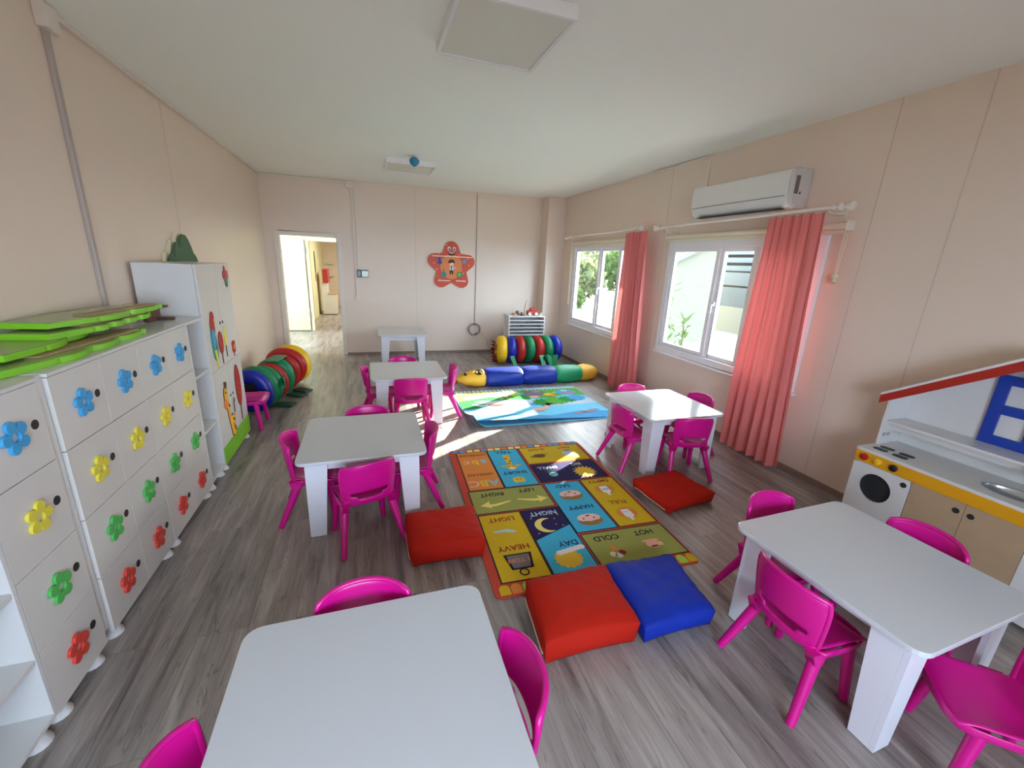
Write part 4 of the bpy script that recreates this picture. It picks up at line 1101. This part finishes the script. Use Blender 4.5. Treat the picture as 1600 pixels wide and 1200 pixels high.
# upper house
UX = 3.08
zl = .925; za = 1.285; ya = (KY0 + KY1) / 2
q = K(); q.box(UX, XB, KY1 - .016, KY1, KZ + .0005, zl); q.build('upper_side', M['white'], t, bevel=.001)
q = K(); q.box(UX, XB, KY0, KY0 + .016, KZ + .0005, zl); q.build('upper_side', M['white'], t, bevel=.001)
q = K(); q.prism([(KY0 + .017, KZ + .0005), (KY1 - .017, KZ + .0005), (KY1 - .017, zl - .01), (ya, za - .02), (KY0 + .017, zl - .01)], lambda a, b: (XB - .01, a, b), lambda a, b: (XB, a, b)); q.build('back_panel', M['white'], t)
q = K(); q.box(UX + .01, XB - .011, KY0 + .017, KY1 - .017, .735, .75); q.build('shelf', M['white'], t, bevel=.001)
q = K(); q.box(UX + .09, UX + .1, KY0 + .017, KY1 - .017, .68, .7345); q.build('shelf_lip', M['white'], t)
for sgn in (1, -1):
    ye = ya + sgn * ((KY1 - KY0) / 2 + .03); ze = zl - .018
    q = K()
    q.prism([(ye, ze), (ya, za), (ya, za + .016), (ye, ze + .016)], lambda a, b: (UX - .038, a, b), lambda a, b: (XB, a, b)); rf = q.build('roof_board', M['white'], t)
    q = K(); q.prism([(ye - sgn * .0, ze - .052), (ya, za - .056), (ya, za + .002), (ye, ze + .002)], lambda a, b: (UX - .036, a, b), lambda a, b: (UX - .0205, a, b)); q.build('roof_fascia', M['roofred'], rf)
# blue window frame
q = K(); fx = XB - .03; y1w, y0w, z0w, z1w = 1.245, .86, .75, 1.14
bw = .052
for a, c_ in ((y1w - bw, y1w), (y0w, y0w + bw), ((y0w + y1w) / 2 - bw / 2, (y0w + y1w) / 2 + bw / 2)): q.box(fx, fx + .016, a, c_, z0w, z1w)
for z in (z0w, (z0w + z1w) / 2 - .02, z1w - bw): q.box(fx + .001, fx + .015, y0w, y1w, z, z + bw)
q.build('blue_window_frame', M['kblue'], t)
q = K(); q.tube([(sx_ + .1, .865, KZ + .0), (sx_ + .1, .865, KZ + .09), (sx_ + .07, .885, KZ + .12), (sx_ + .02, .92, KZ + .12), (sx_ - .0, .935, KZ + .11)], [.028, .026, .024, .02, .016], n=12, ell=.6); q.build('tap', M['white'], t, smooth=50)
# faint mark on the inside of the upper side
vs, fs = text_geo('BE BE', .03, .0008)
q = K(); q.add([(UX + .05 + a, KY1 - .0165, .65 + b) for a, b, _ in vs], fs); q.build('faded_mark', M['grey'], t)

# ------------------------------------------------------------------ paper rack and toys on it
RX0, RX1, RY0, RY1, RZ = 2.24, 2.90, 6.74, 7.03, .745
t = thing('paper_rack', 'white rack of closely spaced shelves near the far corner', 'shelf unit', ((RX0 + RX1) / 2, RY0, 0))
OT = Matrix.Translation((-(RX0 + RX1) / 2, -RY0, 0))
q = MB(); q.T = OT; e = .016
q.box(RX0, RX0 + e, RY0, RY1, 0.001, RZ); q.box(RX1 - e, RX1, RY0, RY1, .001, RZ); q.box(RX0 + e, RX1 - e, RY0, RY1, RZ - e, RZ); q.box(RX0 + e, RX1 - e, RY0, RY1, .03, .03 + e); q.box(RX0 + e, RX1 - e, RY1 - .008, RY1, .05, RZ - e)
q.build('carcass', M['white'], t, bevel=.001)
z = RZ - e - .062
while z > .09:
    q = MB(); q.T = OT; q.box(RX0 + e + .001, RX1 - e - .001, RY0 + .002, RY1 - .01, z - .006, z + .006); q.build('shelf', M['white'], t, bevel=.001); z -= .062
def toy(name, label, x, y, z=RZ + .001): return thing(name, label, 'toy', (x, y, z), group='toys on the paper rack')
t = toy('toy_truck', 'red toy car standing on the white paper rack', 2.70, 6.86)
q = MB(); q.box(-.1, .1, -.04, .04, .03, .08); q.prism([(-.06, .08), (.07, .08), (.05, .125), (-.035, .125)], lambda a, b: (a, -.036, b), lambda a, b: (a, .036, b)); q.build('body', M['g_red'], t, bevel=.008)
for x in (-.06, .06):
    for y in (-.042, .042):
        q = MB(); q.lathe([(.026, y - .008), (.026, y + .008)], (x, 0, .0265), n=16, axis='y'); q.build('wheel', M['cream'] if y < 0 else M['black'], t)
t = toy('toy_figure', 'tall thin wooden stick toy on the white paper rack', 2.55, 6.84)
q = MB(); q.tube([(0, 0, 0), (.005, 0, .16), (.03, 0, .27)], [.014, .01, .004], n=8); q.build('stick', M['ply'], t, smooth=50)
q = MB(); q.lathe([(.022, 0), (.022, .012)], n=12); q.build('base', M['brown'], t)
t = toy('toy_car', 'small green toy with round top on the white paper rack', 2.42, 6.9)
q = MB(); q.box(-.07, .05, -.03, .03, .0, .025, M['brown']); q.ell((.02, 0, .045), (.035, .03, .028), M['leafg']); q.build('body', None, t, smooth=40)
t = toy('toy_blocks', 'orange toy dish at the left end of the paper rack', 2.36, 6.82)
q = MB(); q.lathe([(.03, 0), (.05, .012), (.052, .024), (.04, .02)], n=16); q.build('dish', M['r_peach'], t, smooth=50)
q = MB(); q.ell((0, 0, .03), (.028, .02, .012)); q.build('ball', M['g_orange'], t, smooth=60)
t = toy('toy_spray', 'small dark toy with red trim beside the stick toy', 2.47, 6.80)
q = MB(); q.box(-.02, .035, -.012, .012, 0, .02); q.box(-.005, .008, -.01, .01, .02, .06); q.build('body', M['black'], t, bevel=.003)
q = MB(); q.box(.012, .03, -.012, .012, .0202, .05); q.build('trim_block', M['g_red'], t)
t = toy('toy_cup', 'small white cup toy at the right end of the paper rack', 2.84, 6.8)
q = MB(); q.lathe([(.012, 0), (.018, .05), (.014, .05)], n=14); q.build('cup', M['white'], t, smooth=40)
q = MB(); q.box(-.04, .02, -.03, -.02, 0, .012); q.build('saucer', M['white'], t)

# ------------------------------------------------------------------ star organiser
t = thing('star_organiser', 'red starfish shaped wall organiser with a smiling face and white shelves', 'wall organiser', (1.378, YF, 1.5))
q = MB()
def arm(ang):
    return ang
def star(scale=1.0):
    # tips and valleys, rounded tips via circles
    out = []
    spec = [(90, .37, .112), (18, .375, .105), (-54, .375, .105), (-126, .375, .105), (162, .375, .105)]
    seq = []
    for a, r, tr in spec:
        A_ = math.radians(a)
        for k in range(9):
            th = A_ + PI / 2.6 - PI / 1.3 * k / 8
            seq.append((r * .72 * math.cos(A_) + tr * math.cos(th) * 1.0 + (r * .0), r * .72 * math.sin(A_) + tr * math.sin(th)))
        V_ = A_ - math.radians(36); seq.append((.245 * math.cos(V_), .245 * math.sin(V_)))
    return [(x * scale * 1.13, y * scale * 1.10) for x, y in seq]
cz0 = -.0
q.prism(star(1.04), lambda a, b: (a, -.002, b), lambda a, b: (a, -.010, b), M['cream'])
q.prism(star(1.0), lambda a, b: (a, -.0105, b), lambda a, b: (a, -.016, b), M['star'] if 'star' in M else M.setdefault('star', mat('star_red', rgb(206, 76, 48), rough=.4, noise=.12, nscale=6)))
q.prism(circ(0, -.0, .19, .21, 24), lambda a, b: (a, -.0165, b), lambda a, b: (a, -.018, b), M.setdefault('star_o', mat('star_orange', rgb(224, 128, 60), rough=.4, noise=.15, nscale=8)))
def dd_(pts, m, k=0): q.prism(pts, lambda a, b: (a, -.0185 - k * .001, b), lambda a, b: (a, -.0195 - k * .001, b), M[m])
dd_(circ(-.042, .29, .027, .036, 16), 'white'); dd_(circ(.047, .29, .027, .036, 16), 'white')
dd_(circ(-.038, .282, .012, .017, 12), 'black', 1); dd_(circ(.046, .282, .012, .017, 12), 'black', 1)
dd_(circ(0, .232, .07, .052, 16, PI, 2 * PI), 'brown'); dd_(circ(0, .231, .05, .016, 12, PI, 2 * PI), 'white', 1)
# boy with magnifier, pear, bottle, globe
dd_(circ(0, .075, .055, .045), 'brown'); dd_(circ(0, .05, .04, .035), 'skin', 1); dd_([(-.055, .08), (.055, .08), (.06, .06), (.02, .085), (-.04, .05)], 'brown', 2)
dd_([(-.03, .01), (.03, .01), (.035, -.06), (-.035, -.06)], 'white', 1); dd_([(-.01, .01), (.01, .01), (.006, -.05), (-.006, -.05)], 'black', 2)
dd_([(-.028, -.06), (.028, -.06), (.03, -.13), (.01, -.13), (0, -.08), (-.012, -.13), (-.03, -.13)], 'black', 2); dd_([(.035, 0), (.08, -.02), (.078, -.032), (.03, -.02)], 'skin', 1)
dd_(circ(-.20, .065, .04, .035), 'kblue'); dd_(circ(-.205, .115, .02, .035), 'kblue', 1)
dd_(circ(-.13, -.14, .045, .048), 'teal'); dd_(rrect(-.14, -.12, -.1, -.04, .004), 'teal', 1)
dd_(circ(.14, -.13, .05), 'g_dgreen'); dd_(circ(.14, -.13, .038), 'f_green', 1)
dd_(circ(.22, .09, .038), 'grey'); dd_(circ(.22, .09, .026), 'f_blue', 1); dd_([(.2, .055), (.21, .05), (.185, -.02), (.175, -.015)], 'g_red', 1)
for a in ((-.28, .17), (-.3, .05), (-.25, -.05), (.28, .14), (.3, .03), (.2, -.11), (-.2, -.22), (.22, -.23), (.13, .2), (-.22, .2), (-.085, .345)): dd_(circ(*a, .010, n=8), 'cream', 3)
q.build('star_board', None, t)
for x0, x1, z in ((-.34, .36, .165), (-.235, -.03, -.235), (.07, .24, -.235)):
    q = MB(); q.box(x0, x1, -.075, -.024, z - .008, z + .008); q.build('shelf', mat('shelf_peach', rgb(248, 214, 190), rough=.5), t, bevel=.002)

# ------------------------------------------------------------------ air conditioner
t = thing('air_conditioner', 'white wall mounted air conditioner above the second window', 'air conditioner', (XR - .001, 3.2, 2.118))
prof = [(0, 0), (-.02 - .10, 0), (-.17, .03), (-.20, .09), (-.205, .22), (-.19, .275), (-.16, .285), (0, .285)]
q = MB(); q.prism(prof, lambda a, b: (a, -.52, b), lambda a, b: (a, .54, b)); q.build('body', mat('ac_white', rgb(224, 220, 214), rough=.3), t, bevel=.006, smooth=40)
pe = [(0, 0), (-.10, -.004), (-.165, .024), (-.198, .088), (-.203, .225), (-.186, .279), (-.155, .289), (0, .289)]
q = MB(); q.prism(pe, lambda a, b: (a, -.545, b), lambda a, b: (a, -.5205, b)); ec = q.build('end_cap', mat('ac_cap', rgb(206, 200, 196), rough=.35), t, bevel=.008, smooth=40)
q = MB(); q.box(-.165, -.125, -.548, -.5455, .10, .23); q.build('rating_sticker', mat('sticker_grey', rgb(110, 104, 100)), ec)
q = MB(); q.add([(-.115, -.5465, .10), (-.09, -.5465, .10), (-.1025, -.5465, .125)], [(0, 1, 2)]); q.build('warning_mark', M['black'], ec)
q = MB(); q.box(-.2045, -.201, -.5, .52, .086, .089); q.build('vent_line', M['dark'], t)
q = MB(); q.box(-.17, -.10, -.45, .48, -.003, .002); q.build('louvre', M['dark'], t)

# ------------------------------------------------------------------ curtain rods, blinds, curtains
def rod(ya, yb, z0, z1, label):
    t = thing('curtain_rod', label, 'curtain rod', (3.14, ya, z0), group='cream curtain rods')
    d = Vector((0, yb - ya, z1 - z0)); L_ = d.length; u = d.normalized()
    q = MB(); q.tube([Vector((0, 0, 0)) + u * .0, d], .0135, n=12); q.build('pole', M['trimw'], t, smooth=60)
    for base, s in ((Vector((0, 0, 0)), -1), (d, 1)):
        q = MB(); pr = [(.016, -.09), (.022, -.085), (.022, -.07), (.013, -.06), (.015, -.045), (.026, -.035), (.026, -.02), (.014, -.008), (.018, .01), (.031, .035), (.033, .05), (.02, .062), (.0, .064)]
        q.lathe([(r, s * h) for r, h in pr], tuple(base), n=16, axis='y'); q.build('finial', M['trimw'], t, smooth=50)
    for f_ in (.06, .94):
        p = d * f_; q = MB(); q.tube([p + Vector((0, 0, -.012)), p + Vector((.04, 0, -.03)), p + Vector((XR - 3.14 - .002, 0, -.03))], .008, n=8)
        q.lathe([(.025, XR - 3.14 - .008), (.025, XR - 3.14 - .001)], (0, p.y, p.z - .03), n=14, axis='x'); q.build('bracket', M['trimw'], t, smooth=50)
    return t
rod(4.62, 6.60, 2.075, 2.052, 'cream curtain rod above the far window')
rod(2.22, 4.25, 2.083, 2.062, 'long cream curtain rod above the near window under the air conditioner')
def blind(ya, yb, z, label, cordy, cl):
    t = thing('roller_blind', label, 'roller blind', (3.27, ya, z), group='rolled up cream blinds')
    q = MB(); q.tube([(0, 0, 0), (0, yb - ya, 0)], .026, n=18); q.build('roll', mat('blind_cream', rgb(226, 212, 186), rough=.6), t, smooth=50)
    q = MB(); q.box(-.014, -.006, .01, yb - ya - .01, -.05, -.0275); q.build('bottom_bar', M['cream'], t, bevel=.002)
    for y in (-.012, yb - ya):
        q = MB(); q.box(-.03, XR - 3.27 - .001, y, y + .012, -.03, .035); q.build('bracket', M['trimw'], t, bevel=.003)
    q = MB(); y = cordy - ya
    q.tube([(0, y, 0), (-.005, y, -cl * .5), (-.003, y + .01, -cl)], .003, n=5); q.tube([(-.025, y, 0), (-.02, y + .01, -cl * .5), (-.012, y + .015, -cl)], .003, n=5)
    q.build('cord', M['cream'], t)
    return t
blind(4.92, 6.60, 1.966, 'rolled cream blind above the far window', 6.9 - .285, 1.0)
b2 = blind(2.26, 4.22, 1.966, 'rolled cream blind above the near window', 2.25, .33)
q = MB(); q.lathe([(.004, 0), (.02, -.01), (.026, -.03), (.012, -.045), (.02, -.06), (.004, -.075)], (-.01, .0, -.33), n=10); q.build('pull', M['cream'], b2, smooth=50)

def curtain(y0, y1, yb0, yb1, ztop, zbot, nf, label, seed):
    rnd = random.Random(seed)
    t = thing('curtain', label, 'curtain', (3.14, y0, 0), group='coral pleated curtains')
    q = MB(); nu = nf * 12; nv = 26
    ph = [rnd.uniform(-.5, .5) for _ in range(nf + 2)]; am = [rnd.uniform(.6, 1.25) for _ in range(nf + 2)]
    def f(u, v):
        k = u * nf; i = int(min(k, nf - 1)); fr = k - i
        a_ = am[i] * (1 - fr) + am[i + 1] * fr
        ww = v  # 0 top ..1 bottom
        amp = (.020 + .022 * min(1, ww * 2.0)) * a_
        dx = amp * math.sin(2 * PI * k + ph[i] * (1 - fr) + ph[i + 1] * fr) + .006 * math.sin(2 * PI * k * 2.3 + seed) * (1 - ww * .5)
        ya = y0 + (y1 - y0) * u; yb = yb0 + (yb1 - yb0) * u
        w2 = ww ** .8
        sm = .008 * math.sin(4 * PI * k + .8) * (1 - .3 * ww)
        y = ya * (1 - w2) + yb * w2 + sm + .012 * math.sin(ww * 4 + u * 5)
        zz = ztop + (zbot - ztop) * ww + .006 * math.sin(2 * PI * k)
        if ww == 0: zz += .004 * math.cos(2 * PI * k)
        return (dx - .004, y - y0, zz)
    q.grid(nu, nv, f)
    q.build('fabric', M['curtain'], t, smooth=180)
    return t
curtain(4.45, 4.88, 4.32, 4.90, 2.038, .03, 5, 'coral curtain drawn to the near side of the far window', 4)
curtain(2.35, 2.82, 2.28, 2.85, 2.052, .06, 6, 'long coral curtain hanging at the near window below the air conditioner', 9)

# ------------------------------------------------------------------ things seen in the hall and the next room
q = MB()
pts = []
for i in range(21):
    u = i / 20; pts.append((.10 * math.sin(PI * u) ** .6 * (1 if i % 2 else .65) + .01, .40 * u))
pts += [(-a * .5, b) for a, b in reversed(pts)]
q.prism([(12.5 + a * 1.3, 1.14 + b * 1.35) for a, b in pts], lambda a, b: (-1.298, a, b), lambda a, b: (-1.285, a, b), M['leafg'])
q.box(-1.298, -1.288, 12.49, 12.515, .91, 1.16, M['brown'])
tag(q.build('wall_leaf', None), 'long green leaf shaped decoration on the wall of the room beyond the doorway', 'wall decoration')
t = thing('play_kitchen', 'white play kitchen with red roof edge seen through the doorway in the next room', 'play kitchen', (-1.09, 12.7, 0))
q = MB(); q.box(-.1, .04, 0, .55, .02, .86); q.build('upper_body', M['white'], t, bevel=.004)
q = MB(); q.box(.041, .26, 0, .55, .02, .56); q.build('lower_body', M['white'], t, bevel=.004)
q = MB(); q.box(-.06, .07, -.03, .56, .861, 1.22); q.build('roof_panel', M['roofred'], t, bevel=.004)
q = MB(); q.box(.041, .28, -.01, .56, .561, .58); q.build('countertop', M['ply'], t)
for z in (.94, 1.32):
    q = MB(); q.box(-1.19, -1.0, 14.95, 15.099, z, z + .035)
    tag(q.build('wall_shelf', M['white'], bevel=.002), '%s white wall shelf on the far wall of the room beyond the doorway' % ('lower' if z < 1.1 else 'upper'), 'shelf')
t = thing('small_stand', 'narrow white stand just inside the room beyond the doorway', 'stand', (-.56, 10.75, 0))
q = MB(); q.box(-.05, .1, -.1, .1, .0, .86); q.build('post_panel', M['white'], t, bevel=.004)
q = MB(); q.box(-.06, .11, -.11, .11, .861, .90); q.build('top', M['white'], t, bevel=.004)

# ------------------------------------------------------------------ outside
q = MB(); q.box(XR + .101, 40, -15, 45, -.5, -.4); struct(q.build('ground_outside', M['ground']))
q = MB(); q.box(-15, 40, -15.1, YN - .2, -.5, -.4); struct(q.build('ground_rear', M['ground']))
# neighbour house visible through the near window
t = thing('neighbour_house', 'cream rendered neighbour building seen through the near window', 'building', (8, 9, -.4))
q = MB(); q.T = Matrix.Translation((-8, -9, .4))
q.prism([(8.15, -.4), (9.62, -.4), (9.62, 2.5), (8.15, 1.85)], lambda a, b: (a, 10.1, b), lambda a, b: (a, 12.0, b)); q.build('wall_block', M['wall_out'], t)
q = MB(); q.T = Matrix.Translation((-8, -9, .4)); q.prism([(7.98, 1.78), (9.7, 2.545), (9.7, 2.67), (7.94, 1.88)], lambda a, b: (a, 9.95, b), lambda a, b: (a, 12.1, b)); q.build('roof', M['pale_out'], t)
t = thing('neighbour_porch', 'pale porch with dark lintels and shelves seen through the near window', 'building', (11, 11, -.4))
PT = Matrix.Translation((-11, -11, .4))
q = MB(); q.T = PT; q.box(13.0, 13.2, 9.0, 14.6, -.4, 3.2); q.build('rear_wall', M['pale_out'], t)
for z in (2.42, 2.15, 1.88): 
    q = MB(); q.T = PT; q.box(12.2, 12.3, 10.0, 13.2, z, z + .10); q.build('lintel', M['dark_out'], t)
q = MB(); q.T = PT; q.box(12.0, 12.1, 9.0, 14.6, -.4, .48); q.build('low_wall', M['wall_out'], t)
for z in (1.15, 1.65):
    q = MB(); q.T = PT; q.box(12.0, 12.4, 10.8, 14.0, z, z + .05); q.build('shelf', M['dark_out'], t)
for y in (10.6, 12.6, 13.4): 
    q = MB(); q.T = PT; q.box(12.25, 12.35, y, y + .12, .3, 2.6); q.build('post', M['white'], t)
# unseen sun blocker on posts, added to cut low sun at both windows
t = thing('sun_blocker', 'unseen raised panels on posts, added outside the windows to block sun', 'blocker', (7.0, 5.3, -.4))
q = MB(); q.box(-.1, .1, -1.35, .449, 2.1, 6.0); q.build('blocker_panel', M['wall_out'], t)
q = MB(); q.box(-.1, .1, .45, 1.75, 3.12, 6.0); q.build('blocker_panel', M['wall_out'], t)
q = MB(); q.box(-.1, .1, 1.752, 3.9, 3.62, 6.0); q.build('blocker_panel', M['wall_out'], t)
for y in (-1.3, .3):
    q = MB(); q.box(-.06, .06, y - .06, y + .06, 0, 2.1); q.build('post', M['wall_out'], t)
def tree(x, y, z, r, h, label, m, seed, n=1500, s=.12):
    rnd = random.Random(seed)
    t = thing('garden_tree', label, 'tree', (x, y, z), group='trees outside the far window')
    q = MB(); q.tube([(0, 0, 0), (.05, 0, h * .4), (0, .05, h * .75)], [.12, .09, .04], n=8); q.build('trunk', M['bark'], t)
    q = MB()
    for _ in range(n):
        while True:
            p = Vector((rnd.uniform(-1, 1), rnd.uniform(-1, 1), rnd.uniform(-1, 1)))
            if .35 < p.length < 1: break
        c = Vector((p.x * r, p.y * r, h * .62 + p.z * h * .42))
        a = Vector((rnd.uniform(-1, 1), rnd.uniform(-1, 1), rnd.uniform(-1, 1))).normalized(); b_ = a.cross(Vector((rnd.random(), rnd.random(), .5))).normalized()
        k = s * rnd.uniform(.6, 1.4)
        q.add([c - a * k, c - b_ * k * .5, c + a * k, c + b_ * k * .5], [(0, 1, 2, 3)])
    q.build('foliage', m, t)
    return t
tree(9.6, 19, -.4, 1.5, 2.3, 'light green garden tree seen in the left pane of the far window', M['leaf2'], 1, s=.16)
tree(14.2, 21.5, -.4, 1.9, 3.0, 'bushy green garden tree seen in the middle pane of the far window', M['leaf'], 2, s=.18)
tree(7.2, 15.2, -.4, .9, 1.3, 'low shrub seen at the bottom of the far window', M['leaf'], 3, n=900)
tree(14.5, 29, -.4, 3.2, 4.4, 'pale distant tree behind the garden shrubs', M['leaf2'], 4, s=.2)
def plant(x, y, z, h, label, seed):
    rnd = random.Random(seed)
    t = thing('garden_plant', label, 'plant', (x, y, z))
    q = MB(); q.tube([(0, 0, 0), (.05, .05, h * .5), (.12, .16, h)], [.015, .012, .006], n=6); q.build('stem', M['leaf'], t)
    q = MB()
    for i in range(60):
        u = rnd.random() ** .6; c = Vector((.12 * u + rnd.uniform(-.3, .3) * (1 - u * .8), .16 * u + rnd.uniform(-.3, .3) * (1 - u * .8), h * u))
        d = Vector((rnd.uniform(-1, 1), rnd.uniform(-1, 1), rnd.uniform(-.2, .8))).normalized(); s_ = d.cross(Vector((0, 0, 1))).normalized() * .03
        q.add([c, c + d * .10 + s_, c + d * .22, c + d * .10 - s_], [(0, 1, 2, 3)])
    q.build('leaves', M['leaf'], t)
plant(5.1, 6.3, -.4, 1.75, 'young green plant growing outside against the neighbour wall', 5)
plant(4.9, 5.6, -.4, 1.25, 'short bushy plant outside below the near window', 6)

# ------------------------------------------------------------------ light
SUNV = Vector((1, .63, 0)).normalized() * math.cos(math.radians(21.8)) + Vector((0, 0, math.sin(math.radians(21.8))))
sd = D.lights.new('sun', 'SUN'); so = D.objects.new('sun', sd); COL.objects.link(so)
sd.energy = 22.0; sd.angle = math.radians(.6); sd.color = (1.0, .93, .82)
so.rotation_euler = SUNV.to_track_quat('Z', 'Y').to_euler()
so.location = SUNV * 30

wd_ = D.worlds.new('world'); SC.world = wd_; wd_.use_nodes = True; nt = wd_.node_tree
bg = nt.nodes['Background']; tc = nt.nodes.new('ShaderNodeTexCoord'); sp = nt.nodes.new('ShaderNodeSeparateXYZ')
nt.links.new(tc.outputs['Generated'], sp.inputs[0])
cr = nt.nodes.new('ShaderNodeValToRGB'); nt.links.new(sp.outputs['Z'], cr.inputs[0])
cr.color_ramp.elements[0].color = (1.0, .97, .92, 1); cr.color_ramp.elements[0].position = 0.0
cr.color_ramp.elements[1].color = (.72, .82, 1.0, 1); cr.color_ramp.elements[1].position = .7
mr = nt.nodes.new('ShaderNodeMapRange'); mr.inputs[1].default_value = -.6; mr.inputs[2].default_value = .2; mr.inputs[3].default_value = 1; mr.inputs[4].default_value = 0
nt.links.new(sp.outputs['Y'], mr.inputs[0])
mxw = nt.nodes.new('ShaderNodeMix'); mxw.data_type = 'RGBA'; mxw.inputs[7].default_value = (.62, .78, 1.0, 1)
nt.links.new(mr.outputs[0], mxw.inputs[0]); nt.links.new(cr.outputs[0], mxw.inputs[6])
nt.links.new(mxw.outputs[2], bg.inputs['Color']); bg.inputs['Strength'].default_value = 9.0

def portal(loc, rot, sx, sy):
    l = D.lights.new('window_portal', 'AREA'); l.shape = 'RECTANGLE'; l.size = sx; l.size_y = sy; l.cycles.is_portal = True
    o = D.objects.new('window_portal', l); COL.objects.link(o); o.location = loc; o.rotation_euler = rot
portal((XR + .12, (W1[0] + W1[1]) / 2, (W1[2] + W1[3]) / 2), (0, PI / 2, 0), W1[3] - W1[2], W1[1] - W1[0])
portal((XR + .12, (W2[0] + W2[1]) / 2, (W2[2] + W2[3]) / 2), (0, PI / 2, 0), W2[3] - W2[2], W2[1] - W2[0])
portal(((NW[0] + NW[1]) / 2, YN - .12, (NW[2] + NW[3]) / 2), (PI / 2, 0, 0), NW[1] - NW[0], NW[3] - NW[2])
def area(name, loc, rot, sx, sy, e, c):
    l = D.lights.new(name, 'AREA'); l.shape = 'RECTANGLE'; l.size = sx; l.size_y = sy; l.energy = e; l.color = c
    o = D.objects.new(name, l); COL.objects.link(o); o.location = loc; o.rotation_euler = rot
    return o
area('hall_lamp', (-.9, 8.7, 2.28), (0, 0, 0), .6, .6, 2.2, (1, .96, .8))
area('room_lamp', (.3, 12.2, 2.28), (0, 0, 0), 1.2, 1.2, 36, (1, .97, .86))

SC.view_settings.view_transform = 'Standard'
SC.view_settings.look = 'None'
SC.view_settings.exposure = 1.2
SC.cycles.max_bounces = 10; SC.cycles.diffuse_bounces = 6; SC.cycles.glossy_bounces = 4; SC.cycles.transparent_max_bounces = 12
SC.cycles.sample_clamp_indirect = 8
SC.cycles.use_denoising = True
